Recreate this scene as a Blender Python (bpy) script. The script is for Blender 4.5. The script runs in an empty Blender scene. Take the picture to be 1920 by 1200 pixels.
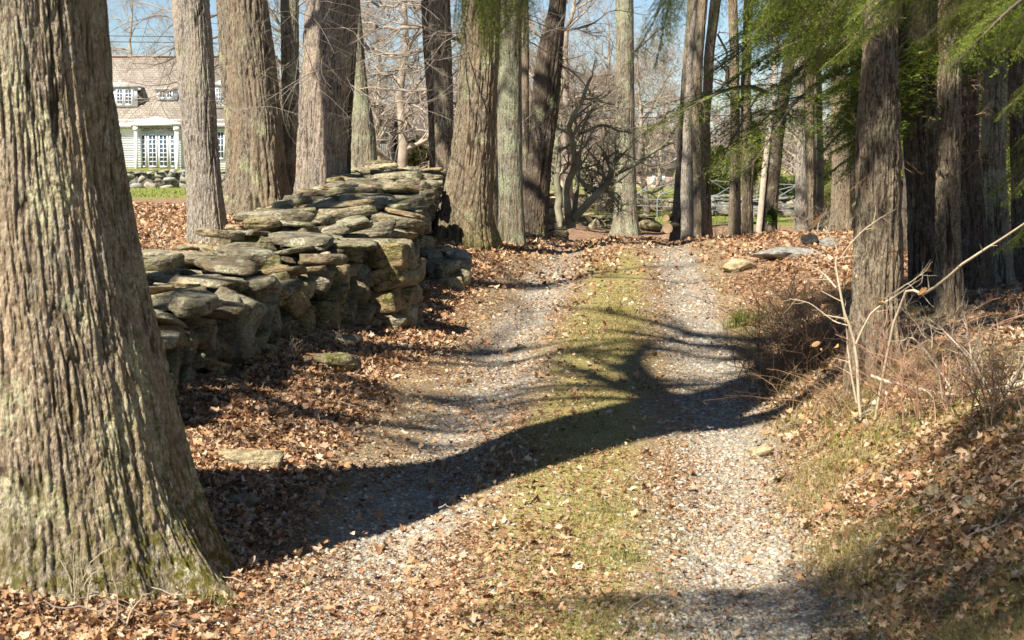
import bpy, bmesh, math, random
import numpy as np
from mathutils import Vector, Matrix, Quaternion

# ------------------------------------------------------------------ camera, sky, sun
sc = bpy.context.scene
COL = sc.collection
F_PX = 3300.0                      # focal length in pixels of the 1920 wide photograph
CAM_Z = 1.8
PITCH = math.atan((600-300)/F_PX)
RISE = (300-214)/F_PX              # the lane climbs this much per metre
camd = bpy.data.cameras.new('camera'); cam = bpy.data.objects.new('camera', camd); COL.objects.link(cam)
cam.location = (0, 0, CAM_Z); cam.rotation_euler = (math.pi/2-PITCH, 0, 0)
camd.sensor_width = 36; camd.lens = F_PX/1920*36; camd.clip_end = 2000; camd.clip_start = 0.05
camd.dof.use_dof = True; camd.dof.focus_distance = 17; camd.dof.aperture_fstop = 12.0
sc.camera = cam
SUN_EL = math.radians(47); SUN_AZ = math.radians(38)    # azimuth: light travels this far right of straight ahead
sd = bpy.data.lights.new('sun', 'SUN'); sun = bpy.data.objects.new('sun', sd); COL.objects.link(sun)
sd.energy = 5.0; sd.angle = math.radians(0.75); sd.color = (1, .925, .79)
ldir = Vector((math.sin(SUN_AZ)*math.cos(SUN_EL), math.cos(SUN_AZ)*math.cos(SUN_EL), -math.sin(SUN_EL)))
sun.rotation_euler = ldir.to_track_quat('-Z', 'Y').to_euler()
w = bpy.data.worlds.new('World'); sc.world = w; w.use_nodes = True
wn = w.node_tree; bg = wn.nodes['Background']
sky = wn.nodes.new('ShaderNodeTexSky'); sky.sky_type = 'NISHITA'; sky.sun_disc = False
sky.sun_elevation = SUN_EL; sky.sun_rotation = math.atan2(-ldir.x, -ldir.y); sky.altitude = 1200
sky.air_density = 1.0; sky.dust_density = 0.1; sky.ozone_density = 3.5
bg.inputs['Strength'].default_value = 0.052
wn.links.new(sky.outputs[0], bg.inputs['Color'])
vs = sc.view_settings; vs.view_transform = 'Standard'; vs.look = 'None'; vs.exposure = 1.18; vs.gamma = 1
sc.cycles.use_denoising = True
sc.cycles.max_bounces = 6; sc.cycles.transparent_max_bounces = 8; sc.cycles.diffuse_bounces = 3
R = random.Random(7)
TAU = math.tau

# ------------------------------------------------------------------ numpy noise
def _h(i, j, k, seed):
    i, j, k = np.atleast_1d(i), np.atleast_1d(j), np.atleast_1d(k)
    n = (i.astype(np.int64)*374761393 + j.astype(np.int64)*668265263 + k.astype(np.int64)*2147483647 + seed*1274126177) & 0xffffffff
    n = ((n ^ (n >> 13))*1274126177) & 0xffffffff
    n = ((n ^ (n >> 16))*2246822519) & 0xffffffff
    return ((n ^ (n >> 15)) & 0xffffff)/float(0xffffff)
def vn(x, y, z, seed=0):
    x, y, z = np.broadcast_arrays(np.asarray(x, float), np.asarray(y, float), np.asarray(z, float))
    i, j, k = np.floor(x), np.floor(y), np.floor(z)
    f, g, h = x-i, y-j, z-k
    f = f*f*(3-2*f); g = g*g*(3-2*g); h = h*h*(3-2*h)
    i, j, k = i.astype(np.int64), j.astype(np.int64), k.astype(np.int64)
    r = 0
    for a in (0, 1):
        for b in (0, 1):
            for c in (0, 1):
                r = r + _h(i+a, j+b, k+c, seed)*(f if a else 1-f)*(g if b else 1-g)*(h if c else 1-h)
    return r*2-1
def fbm(x, y, z, seed=0, o=4, lac=2.1, gain=.5):
    r = 0; a = 1; s = 0
    for q in range(o):
        r = r + a*vn(x, y, z, seed+q*17); s += a; a *= gain
        x = x*lac+3.1; y = y*lac+1.7; z = z*lac+5.3
    return r/s
def sst(a, b, x):
    t = np.clip((x-a)/(b-a), 0, 1); return t*t*(3-2*t)

# ------------------------------------------------------------------ terrain
def road_c(Y): return .26+(Y-7.56)*.076
def G(X, Y, detail=True):
    X = np.asarray(X, float); Y = np.asarray(Y, float)
    u = X-road_c(Y)
    z = -.055*np.exp(-((u-.73)/.28)**2)-.075*np.exp(-((u+.78)/.33)**2)
    z = z+.25*sst(1.1, 2.7, -u)
    a = np.interp(Y, [0, 4, 5.5, 7, 10, 15, 20, 27], [.05, .12, .3, .5, .5, .3, .15, .05])
    wd = np.interp(Y, [0, 10, 20], [.95, .9, 1.5])
    z = z+a*sst(0, 1, (u-1.02)/wd)+.035*np.clip(u-2, 0, 6)*(Y < 27)
    far_m = np.interp(Y, [0, 24, 27, 36, 45, 57, 66, 120, 160, 500], [0, 0, -.1, -.9, -1.5, -1.62, -1.86, -2.6, -3.8, -13])
    far_l = np.interp(Y, [0, 28, 82, 82.6, 94, 160, 500], [0, 0, -1.88, -1.15, -1.36, -3.2, -13])
    wt = sst(-.09, -.03, X/np.maximum(Y, 1))
    z = z+far_l*(1-wt)+far_m*wt
    if detail:
        n = sst(1.0, 1.8, np.abs(u))
        z = z+(.012+.05*n)*fbm(X*1.3, Y*1.3, 0*X, 5, 4)+(.006+.012*n)*fbm(X*9, Y*9, 0*X, 9, 2)
    return z+RISE*Y
def at(px, py, Y):
    """world point seen at photograph pixel (px,py) at distance Y"""
    c, s = math.cos(PITCH), math.sin(PITCH)
    a, b = (px-960)/F_PX, (600-py)/F_PX
    d = Vector((a, c+b*s, -s+b*c)); k = Y/d.y
    return Vector((d.x*k, Y, CAM_Z+d.z*k))
def ground_at(px, py, lo=3, hi=60):
    """where the ray of that pixel first meets the terrain"""
    y = lo
    while y < hi:
        p = at(px, py, y)
        if float(G(p.x, p.y, False)) >= p.z: break
        y += .05
    p = at(px, py, y); p.z = float(G(p.x, p.y)); return p

# ------------------------------------------------------------------ mesh helpers
def mesh_np(name, V, quads=None, tris=None, attrs=None, smooth=True, cols=None):
    me = bpy.data.meshes.new(name)
    V = np.asarray(V, np.float32); nq = 0 if quads is None else len(quads); nt = 0 if tris is None else len(tris)
    me.vertices.add(len(V)); me.vertices.foreach_set('co', V.ravel())
    loops = []; starts = []
    if nq: loops.append(np.asarray(quads, np.int32).ravel()); starts.append(np.arange(nq)*4)
    if nt: loops.append(np.asarray(tris, np.int32).ravel()); starts.append(nq*4+np.arange(nt)*3)
    L = np.concatenate(loops).astype(np.int32); S = np.concatenate(starts).astype(np.int32)
    me.loops.add(len(L)); me.loops.foreach_set('vertex_index', L)
    me.polygons.add(len(S)); me.polygons.foreach_set('loop_start', S)
    me.update(calc_edges=True)
    if smooth: me.polygons.foreach_set('use_smooth', np.ones(len(S), bool))
    for k, v in (attrs or {}).items():
        a = me.attributes.new(k, 'FLOAT', 'POINT'); a.data.foreach_set('value', np.asarray(v, np.float32))
    if cols is not None:
        a = me.attributes.new('tint', 'FLOAT_COLOR', 'POINT')
        c = np.ones((len(V), 4), np.float32); c[:, :3] = cols; a.data.foreach_set('color', c.ravel())
    me.update()
    return me
def link(name, me, mat=None, parent=None, loc=None):
    o = bpy.data.objects.new(name, me); COL.objects.link(o)
    if mat is not None and not me.materials: me.materials.append(mat)
    if parent is not None: o.parent = parent
    if loc is not None: o.location = loc
    return o
def tag(o, label=None, cat=None, group=None, kind=None):
    if label: o['label'] = label
    if cat: o['category'] = cat
    if group: o['group'] = group
    if kind: o['kind'] = kind
    return o
def empty(name, loc, label, cat, group=None, rz=0):
    o = bpy.data.objects.new(name, None); COL.objects.link(o); o.location = loc; o.rotation_euler = (0, 0, rz)
    o.empty_display_size = .2
    return tag(o, label, cat, group)
class MB:
    """collects vertices and faces of several shapes into one mesh"""
    def __init__(s): s.v = []; s.q = []; s.t = []; s.n = 0; s.c = []
    def add(s, V, quads=None, tris=None, col=None):
        V = np.asarray(V, float).reshape(-1, 3); s.v.append(V)
        if quads is not None and len(quads): s.q.append(np.asarray(quads, int)+s.n)
        if tris is not None and len(tris): s.t.append(np.asarray(tris, int)+s.n)
        s.n += len(V); s.c.append(np.broadcast_to(np.asarray(col if col is not None else (.5, .5, .5), float), (len(V), 3)))
        return s
    def box(s, x0, y0, z0, x1, y1, z1):
        V = [(x0, y0, z0), (x1, y0, z0), (x1, y1, z0), (x0, y1, z0), (x0, y0, z1), (x1, y0, z1), (x1, y1, z1), (x0, y1, z1)]
        return s.add(V, [(0, 3, 2, 1), (4, 5, 6, 7), (0, 1, 5, 4), (1, 2, 6, 5), (2, 3, 7, 6), (3, 0, 4, 7)])
    def prism(s, pts, y0, y1):
        """outline in the x,z plane pushed from y0 to y1"""
        n = len(pts); V = [(x, y0, z) for x, z in pts]+[(x, y1, z) for x, z in pts]
        q = [(i, (i+1) % n, n+(i+1) % n, n+i) for i in range(n)]
        t = [(0, i+1, i) for i in range(1, n-1)]+[(n, n+i, n+i+1) for i in range(1, n-1)]
        return s.add(V, q, t)
    def tube(s, pts, r, k=8):
        P = np.array([pts], float); Rr = np.full((1, P.shape[1]), float(r)) if np.isscalar(r) else np.array([r], float)
        V, q = tubes(P, Rr, k); return s.add(V, q)
    def build(s, name, mat, parent=None, smooth=False, cols=False, loc=None):
        me = mesh_np(name, np.concatenate(s.v), np.concatenate(s.q) if s.q else None, np.concatenate(s.t) if s.t else None, smooth=smooth,
                     cols=np.concatenate(s.c) if cols else None)
        return link(name, me, mat, parent, loc)
def tubes(P, Rr, k=4):
    """m polylines of n points each -> vertices, quads (ends left closed by a tip radius)"""
    m, n, _ = P.shape
    T = np.gradient(P, axis=1); T /= np.linalg.norm(T, axis=2, keepdims=True)+1e-9
    ref = np.where(np.abs(T[:, :1, 2:3]) > .85, np.array([1., 0, 0]), np.array([0, 0, 1.]))
    ref = np.broadcast_to(ref, T.shape)
    a = np.cross(T, ref); a /= np.linalg.norm(a, axis=2, keepdims=True)+1e-9
    b = np.cross(T, a)
    th = np.arange(k)/k*TAU
    V = P[:, :, None, :]+Rr[:, :, None, None]*(np.cos(th)[:, None]*a[:, :, None, :]+np.sin(th)[:, None]*b[:, :, None, :])
    idx = np.arange(m*n*k).reshape(m, n, k)
    A = idx[:, :-1, :]; B = np.roll(A, -1, axis=2); D = idx[:, 1:, :]; C = np.roll(D, -1, axis=2)
    q = np.stack([A, B, C, D], -1).reshape(-1, 4)
    return V.reshape(-1, 3), q

# ------------------------------------------------------------------ materials
class NT:
    def __init__(s, name):
        s.m = bpy.data.materials.new(name); s.m.use_nodes = True; s.t = s.m.node_tree
        s.b = s.t.nodes['Principled BSDF']; s.b.inputs['Roughness'].default_value = .9
        s.b.inputs['Specular IOR Level'].default_value = .25; s._tc = None
    def n(s, typ, **kw):
        x = s.t.nodes.new(typ)
        for k, v in kw.items(): setattr(x, k, v)
        return x
    def l(s, a, b): s.t.links.new(a, b)
    def put(s, sock, v):
        if isinstance(v, bpy.types.NodeSocket): s.l(v, sock)
        elif isinstance(v, (tuple, list)) and len(v) == 3 and sock.type == 'RGBA': sock.default_value = (*v, 1)
        else: sock.default_value = v
    def co(s, scale=(1, 1, 1), kind='Object'):
        if s._tc is None: s._tc = s.n('ShaderNodeTexCoord')
        mp = s.n('ShaderNodeMapping'); s.l(s._tc.outputs[kind], mp.inputs[0]); mp.inputs['Scale'].default_value = scale
        return mp.outputs[0]
    def noise(s, scale, detail=4, vec=None, rough=.55, dist=0, out='Fac'):
        x = s.n('ShaderNodeTexNoise'); s.put(x.inputs['Scale'], scale); x.inputs['Detail'].default_value = detail
        x.inputs['Roughness'].default_value = rough; x.inputs['Distortion'].default_value = dist
        s.l(vec if vec is not None else s.co(), x.inputs['Vector']); return x.outputs[out]
    def voro(s, scale, vec=None, feature='F1', out='Distance', rnd=1):
        x = s.n('ShaderNodeTexVoronoi', feature=feature); x.inputs['Scale'].default_value = scale; x.inputs['Randomness'].default_value = rnd
        s.l(vec if vec is not None else s.co(), x.inputs['Vector']); return x.outputs[out]
    def ramp(s, fac, stops):
        x = s.n('ShaderNodeValToRGB'); s.l(fac, x.inputs[0]); e = x.color_ramp.elements
        while len(e) < len(stops): e.new(.5)
        for i, (p, c) in enumerate(stops):
            e[i].position = p; e[i].color = (c, c, c, 1) if not isinstance(c, (tuple, list)) else (*c, 1)
        return x.outputs[0]
    def mix(s, f, a, b, mode='MIX'):
        x = s.n('ShaderNodeMix', data_type='RGBA', blend_type=mode)
        s.put(x.inputs['Factor'], f); s.put(x.inputs[6], a); s.put(x.inputs[7], b); return x.outputs[2]
    def math(s, op, a, b=0.):
        x = s.n('ShaderNodeMath', operation=op); s.put(x.inputs[0], a); s.put(x.inputs[1], b); return x.outputs[0]
    def attr(s, name, out='Fac'):
        x = s.n('ShaderNodeAttribute', attribute_name=name); return x.outputs[out]
    def bump(s, h, strength=.5, dist=.02, prev=None):
        x = s.n('ShaderNodeBump'); s.l(h, x.inputs['Height']); x.inputs['Strength'].default_value = strength; x.inputs['Distance'].default_value = dist
        if prev is not None: s.l(prev, x.inputs['Normal'])
        return x.outputs[0]
    def done(s, col, bump=None, rough=None, trans=0.):
        s.put(s.b.inputs['Base Color'], col)
        if bump is not None: s.l(bump, s.b.inputs['Normal'])
        if rough is not None: s.put(s.b.inputs['Roughness'], rough)
        if trans:
            tr = s.n('ShaderNodeBsdfTranslucent'); s.put(tr.inputs[0], col)
            mx = s.n('ShaderNodeMixShader'); mx.inputs[0].default_value = trans
            s.l(s.b.outputs[0], mx.inputs[1]); s.l(tr.outputs[0], mx.inputs[2])
            s.l(mx.outputs[0], s.t.nodes['Material Output'].inputs[0])
        return s.m
def plain(name, col, rough=.7, metal=0, var=.12, scale=6):
    s = NT(name); n = s.noise(scale, 4)
    c = s.mix(s.ramp(n, [(.3, 0.), (.7, 1.)]), tuple(x*(1-var) for x in col), tuple(min(1, x*(1+var)) for x in col))
    s.b.inputs['Metallic'].default_value = metal
    return s.done(c, rough=rough)
def bark_mat(name, light, dark, lichen=.3, moss=.2, plate=1., lich_col=(.44, .46, .27), base_moss=0.):
    s = NT(name)
    cav = s.attr('cav')                                   # 0 deep in a furrow, 1 on the ridge
    v = s.co((1, 1, .18))
    a = s.noise(24*plate, 6, v, .7); b = s.noise(85*plate, 5, s.co((1, 1, .45)), .75)
    c = s.noise(2.2, 4, s.co((1, 1, .7)))
    mid = tuple((x*.55+y*.45) for x, y in zip(light, dark))
    col = s.mix(s.ramp(a, [(.38, 0.), (.6, 1.)]), mid, light)
    col = s.mix(s.ramp(b, [(.42, .8), (.54, 0.)]), col, dark)
    b2 = s.noise(40*plate, 4, s.co((1, 1, .22)), .6)
    col = s.mix(s.ramp(b2, [(.40, .95), (.47, 0.)]), col, dark)
    col = s.mix(s.ramp(s.noise(5, 3, v), [(.45, 0.), (.7, .5)]), col, tuple(x*y for x, y in zip(light, (1.02, .88, .76))))
    col = s.mix(s.ramp(c, [(.35, .28), (.65, 0.)]), col, mid)
    # lichen crusts: patches with a shape of their own
    lm = s.noise(3.2, 2, s.co((1, 1, .8)), dist=.3); ld = s.noise(45, 5, rough=.7)
    lf = s.math('MULTIPLY', s.ramp(lm, [(.62-.13*lichen, 0.), (.68-.13*lichen, 1.)]), s.ramp(ld, [(.44, 0.), (.55, 1.)]))
    col = s.mix(s.math('MULTIPLY', lf, min(1, .75+.25*lichen)), col, lich_col)
    lf2 = s.math('MULTIPLY', s.ramp(s.noise(9, 4, rough=.6), [(.56, 0.), (.64, 1.)]), s.ramp(s.noise(90, 3), [(.42, 0.), (.6, 1.)]))
    col = s.mix(s.math('MULTIPLY', lf2, .35+.45*lichen), col, (.36, .38, .31))
    # dark cracks
    col = s.mix(s.ramp(cav, [(.12, .95), (.46, 0.)]), col, dark)
    # moss: attribute painted where it grows (damp side, root flare)
    mm = s.attr('moss'); mn = s.noise(22, 5, rough=.7)
    mf = s.math('MULTIPLY', mm, s.ramp(mn, [(.42, 0.), (.56, 1.)]))
    mc = s.mix(s.noise(60, 3), (.07, .075, .012), (.20, .17, .02))
    col = s.mix(mf, col, mc)
    h = s.math('ADD', s.math('MULTIPLY', a, .6), s.math('MULTIPLY', b, .45))
    return s.done(col, s.bump(s.math('ADD', h, b2), 1., .04), .92)
def twig_mat(name, c1, c2):
    s = NT(name); return s.done(s.mix(s.ramp(s.noise(3, 3), [(.35, 0.), (.65, 1.)]), c1, c2), s.bump(s.noise(60, 3), .4, .005), .85)
M = {}
M['bark_big'] = bark_mat('bark_big_maple', (.66, .56, .42), (.07, .045, .03), .65, .4, 1.15, (.62, .60, .38))
M['bark_pale'] = bark_mat('bark_pale', (.66, .60, .52), (.07, .052, .04), .12, .1, 1.5)
M['bark_pink'] = bark_mat('bark_pinkish', (.60, .51, .43), (.06, .045, .034), .1, .1, 1.1)
M['bark_grey'] = bark_mat('bark_grey', (.42, .35, .26), (.045, .032, .022), .4, .2, 1.2)
M['bark_dark'] = bark_mat('bark_dark', (.24, .19, .145), (.04, .028, .02), .25, .2, 1.2)
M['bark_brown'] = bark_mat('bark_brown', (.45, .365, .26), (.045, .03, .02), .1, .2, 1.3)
M['bark_lichen'] = bark_mat('bark_lichened', (.42, .38, .29), (.06, .05, .035), .95, .3, 1.2, (.38, .42, .27))
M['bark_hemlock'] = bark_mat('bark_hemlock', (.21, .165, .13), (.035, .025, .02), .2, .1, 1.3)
M['limb'] = twig_mat('limb_bark', (.20, .165, .13), (.38, .33, .27))
M['limb_dark'] = twig_mat('limb_dark', (.10, .075, .055), (.22, .175, .13))
M['limb_lichen'] = twig_mat('limb_lichened', (.16, .13, .09), (.36, .35, .24))
M['twig_red'] = twig_mat('twig_reddish', (.26, .13, .085), (.42, .28, .19))
M['twig_brown'] = twig_mat('twig_brown', (.17, .105, .06), (.36, .25, .155))
M['twig_pale'] = twig_mat('twig_pale', (.40, .32, .22), (.56, .48, .36))
M['twig_far'] = twig_mat('twig_far', (.17, .13, .10), (.42, .35, .28))
def tint_mat(name, trans=0., rough=.8, var=.25, nscale=40):
    s = NT(name); c = s.attr('tint', 'Color')
    n = s.ramp(s.noise(nscale, 3), [(.3, 1-var), (.7, 1+var*.4)])
    return s.done(s.mix(1., c, n, 'MULTIPLY'), None, rough, trans)
M['leaf'] = tint_mat('fallen_leaf', .18, .65)
M['needle'] = tint_mat('hemlock_needle', .3, .5, .2, 8)
M['grass'] = tint_mat('grass_blade', .3, .6)
M['pebble'] = tint_mat('pebble', 0, .8, .3, 120)
def stone_mat(name, base, dark, lich, lamt=.5, moss=.3):
    s = NT(name); oi = s.n('ShaderNodeObjectInfo')
    geo = s.n('ShaderNodeNewGeometry')
    tc = s.co(kind='Object')
    a = s.noise(4, 6, tc, .6); b = s.noise(28, 6, tc, .7); st = s.noise(7, 5, s.co((1, 1, 5)), .6)
    col = s.mix(s.ramp(a, [(.3, 0.), (.7, 1.)]), dark, base)
    col = s.mix(s.ramp(st, [(.45, 0.), (.6, .35)]), col, tuple(x*1.25 for x in base))
    tt = s.attr('tint', 'Color')
    col = s.mix(.75, col, tt, 'MULTIPLY')
    col = s.mix(s.ramp(b, [(.35, .6), (.52, 0.)]), col, tuple(x*.45 for x in dark))
    lm = s.noise(6, 4, tc, .6, .4); ln = s.noise(70, 4, tc)
    lf = s.math('MULTIPLY', s.ramp(lm, [(.5, 0.), (.58, 1.)]), s.ramp(ln, [(.38, 0.), (.6, 1.)]))
    col = s.mix(s.math('MULTIPLY', lf, lamt), col, lich)
    mf = s.ramp(s.noise(3.1, 4, tc, .65), [(.54, 0.), (.63, 1.)])
    sep = s.n('ShaderNodeSeparateXYZ'); s.l(geo.outputs['Normal'], sep.inputs[0])
    mf = s.math('MULTIPLY', mf, s.ramp(s.noise(50, 4, tc), [(.35, 0.), (.55, 1.)]))
    col = s.mix(s.math('MULTIPLY', mf, moss), col, (.11, .105, .022))
    h = s.math('ADD', s.math('MULTIPLY', a, .5), s.math('ADD', s.math('MULTIPLY', b, .5), s.math('MULTIPLY', st, .25)))
    cr = s.noise(9, 3, s.co((1, 1, 2.5)), .5)
    col = s.mix(s.ramp(cr, [(.36, .65), (.42, 0.)]), col, tuple(x*.5 for x in dark))
    return s.done(col, s.bump(s.math('ADD', h, cr), 1., .05), .9)
M['stone'] = stone_mat('fieldstone', (.37, .325, .23), (.12, .095, .06), (.47, .47, .34), .7, .8)
M['stone_moss'] = stone_mat('mossy_fieldstone', (.31, .26, .16), (.12, .095, .055), (.36, .36, .19), .5, 1.)
M['stone_tan'] = stone_mat('tan_stone', (.52, .43, .27), (.30, .24, .15), (.52, .5, .36), .3, .15)
M['stone_grey'] = stone_mat('grey_stone', (.36, .35, .32), (.16, .15, .14), (.46, .46, .42), .5, .1)
M['stone_black'] = stone_mat('black_stone', (.035, .035, .035), (.015, .015, .015), (.07, .07, .065), .3, .05)
def ground_mat():
    s = NT('lane_ground')
    p = s.co()
    tr, li, mo, lw = s.attr('track'), s.attr('litter'), s.attr('moss'), s.attr('lawn')
    n1 = s.noise(1.6, 5, p, .6); n2 = s.noise(14, 5, p, .65); n3 = s.noise(75, 4, p, .7)
    # packed dirt with fine debris
    dirt = s.mix(s.ramp(n2, [(.3, 0.), (.7, 1.)]), (.24, .165, .09), (.43, .33, .195))
    dirt = s.mix(s.ramp(n3, [(.4, .6), (.6, 0.)]), dirt, (.10, .065, .04))
    # gravel: cell coloured stones
    vc = s.voro(42, p, out='Color'); vd = s.voro(42, p); vc2 = s.voro(95, p, out='Color')
    sepc = s.n('ShaderNodeSeparateColor'); s.l(vc, sepc.inputs[0]); sep2 = s.n('ShaderNodeSeparateColor'); s.l(vc2, sep2.inputs[0])
    gr = s.ramp(sepc.outputs[0], [(0., (.24, .195, .135)), (.35, (.38, .32, .235)), (.7, (.52, .46, .35)), (1., (.42, .29, .17))])
    gr = s.mix(s.ramp(vd, [(.30, 0.), (.55, .8)]), gr, (.13, .105, .08))
    gr = s.mix(.35, gr, s.ramp(sep2.outputs[1], [(0., (.15, .13, .11)), (1., (.55, .52, .46))]))
    tf = s.math('ADD', s.math('MULTIPLY', tr, 1.15), s.math('SUBTRACT', s.math('MULTIPLY', n1, .9), .45))
    col = s.mix(s.ramp(tf, [(.28, 0.), (.62, 1.)]), dirt, gr)
    # leaf mould
    lv = s.voro(17, s.co((1, 1.6, 1)), out='Color'); ls = s.n('ShaderNodeSeparateColor'); s.l(lv, ls.inputs[0])
    lf = s.ramp(ls.outputs[0], [(0., (.11, .06, .035)), (.4, (.26, .15, .085)), (.75, (.40, .25, .145)), (1., (.50, .35, .23))])
    lf = s.mix(s.ramp(n3, [(.35, .55), (.55, 0.)]), lf, (.06, .035, .02))
    lff = s.math('ADD', li, s.math('SUBTRACT', s.math('MULTIPLY', n2, .8), .4))
    col = s.mix(s.ramp(lff, [(.35, 0.), (.6, 1.)]), col, lf)
    # moss and short grass strip
    mc = s.mix(s.ramp(n3, [(.35, 0.), (.65, 1.)]), (.20, .18, .05), (.40, .35, .12))
    mf = s.math('ADD', mo, s.math('SUBTRACT', s.math('MULTIPLY', n1, 1.1), .55))
    mf = s.math('MULTIPLY', s.ramp(mf, [(.30, 0.), (.55, 1.)]), s.ramp(n2, [(.36, .2), (.5, 1.)]))
    col = s.mix(s.math('MULTIPLY', mf, .85), col, mc)
    # lawn
    gc = s.mix(s.ramp(s.noise(9, 4, p), [(.3, 0.), (.7, 1.)]), (.14, .16, .03), (.26, .27, .07))
    lwf = s.ramp(s.math('ADD', lw, s.math('SUBTRACT', s.math('MULTIPLY', s.noise(.5, 4, p), .8), .4)), [(.4, 0.), (.6, 1.)])
    col = s.mix(lwf, col, gc)
    h = s.math('ADD', s.math('MULTIPLY', n2, .4), s.math('ADD', s.math('MULTIPLY', n3, .5), s.math('MULTIPLY', vd, -.5)))
    return s.done(col, s.bump(h, .9, .025), .95)
M['ground'] = ground_mat()
# ------------------------------------------------------------------ the ground: one sheet to the horizon
def masks(X, Y):
    u = X-road_c(Y)
    wob = .12*fbm(X*.8, Y*.5, 0*X, 31, 3)
    tr = np.maximum(np.exp(-((u-.73+wob)/.27)**2), .7*np.exp(-((u+.76+wob)/.3)**2))
    # the two wheel tracks widen and merge near the camera and fade over the crest
    tr = tr*sst(29, 22, Y)
    litter = np.maximum(sst(1.15, 1.7, -u+wob*2), sst(1.0, 1.5, u-wob*2)*.85)
    litter = np.maximum(litter, .25*sst(17, 22, Y))
    litter = np.where(Y > 31, .75, litter)
    moss = np.exp(-((u+.03)/.36)**2)*(sst(4, 7.5, Y)*.25+.6)*sst(26, 20, Y)
    moss = np.maximum(moss, .6*np.exp(-((u-1.55)/.5)**2)*sst(13, 8, Y))
    wt = sst(-.09, -.03, X/np.maximum(Y, 1))
    lawn = (1-wt)*np.maximum(sst(82.2, 82.8, Y), .68*sst(34, 46, Y))+wt*sst(50, 56, Y)
    return tr, litter, moss, np.clip(lawn, 0, 1)
def ground():
    ys = np.concatenate([np.arange(-6, 4, .25), np.arange(4, 30, .035), np.arange(30, 100, .3), np.arange(100, 700, 12)])
    t = np.linspace(-1, 1, 361)
    V = []
    hw = np.interp(ys, [-6, 4, 30, 100, 700], [12, 6, 14, 60, 400])
    u = np.sign(t)*(np.abs(t)**1.5)
    X = hw[:, None]*u[None, :]+(.03*ys)[:, None]; Y = np.repeat(ys[:, None], len(t), 1)
    Z = G(X, Y)
    tr, li, mo, lw = masks(X, Y)
    V = np.stack([X, Y, Z], -1).reshape(-1, 3)
    n, m = X.shape; idx = np.arange(n*m).reshape(n, m)
    q = np.stack([idx[:-1, :-1], idx[:-1, 1:], idx[1:, 1:], idx[1:, :-1]], -1).reshape(-1, 4)
    me = mesh_np('ground', V, q, attrs={'track': tr.ravel(), 'litter': li.ravel(), 'moss': mo.ravel(), 'lawn': lw.ravel()})
    tag(link('ground', me, M['ground']), kind='structure')
ground()

# ------------------------------------------------------------------ rocks
_ico = {}
def ico(sub):
    if sub not in _ico:
        bm = bmesh.new(); bmesh.ops.create_icosphere(bm, subdivisions=sub, radius=1)
        V = np.array([v.co[:] for v in bm.verts]); T = np.array([[v.index for v in f.verts] for f in bm.faces]); bm.free()
        V /= np.linalg.norm(V, axis=1, keepdims=True); _ico[sub] = (V, T)
    return _ico[sub]
def rock(rg, sx, sy, sz, sub=3, cuts=7, p=14, rough=.06, box=True):
    V, T = ico(sub); p = p*(2.6 if box else 1.6)
    N = rg.normal(size=(cuts, 3)); N /= np.linalg.norm(N, axis=1, keepdims=True); D = rg.uniform(.62, .98, cuts)
    if box: N[:, 2] *= .6; N /= np.linalg.norm(N, axis=1, keepdims=True)
    if box:
        k = int(rg.integers(5, 8)); th = (np.arange(k)+rg.uniform(-.3, .3, k))/k*TAU; a = rg.uniform(-.18, .18, k)
        S = np.stack([np.cos(th), np.sin(th), a], 1); Z = np.array([[0, 0, 1], [0, 0, -1.]])+rg.normal(size=(2, 3))*.06
        N = np.concatenate([S, Z, N[:max(1, cuts//3)]]); D = np.concatenate([rg.uniform(.78, 1., k), [.5, .5], D[:max(1, cuts//3)]])
        N /= np.linalg.norm(N, axis=1, keepdims=True); p = 90
    elif False:
        B = np.array([[1, 0, 0], [-1, 0, 0], [0, 1, 0], [0, -1, 0], [0, 0, 1], [0, 0, -1]], float)+rg.normal(size=(6, 3))*.24
        B /= np.linalg.norm(B, axis=1, keepdims=True); N = np.concatenate([N, B]); D = np.concatenate([D, rg.uniform(.62, .78, 6)])
    d = np.clip(V@N.T, 0, None)/D
    r = 1/((d**p).sum(1)**(1/p)+1e-6); r = np.clip(r, .3, 1.6)
    P = V*r[:, None]
    o = rg.uniform(0, 100, 3); Q = P+o
    P = P*(1+rough*.38*fbm(Q[:, 0]*2.2, Q[:, 1]*2.2, Q[:, 2]*3, 3, 2)+.055*fbm(Q[:, 0]*6, Q[:, 1]*6, Q[:, 2]*10, 3, 3, gain=.7))[:, None]
    P[:, :2] *= (1+.05*fbm(Q[:, 0]*1, Q[:, 1]*1, Q[:, 2]*7, 8, 3))[:, None]
    ext = (P.max(0)-P.min(0))/2
    P = (P-(P.max(0)+P.min(0))/2)/ext
    return P*np.array([sx, sy, sz])/1., T
def stone_tint(rg):
    k = rg.uniform(.45, 1.5); 
    hue = [(1, .98, .95), (1.05, .94, .78), (.95, .98, 1.), (1.1, .92, .72), (.9, .93, .85)][int(rg.integers(0, 5))]; return np.clip(np.array(hue)*k, 0, 1.6)
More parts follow.
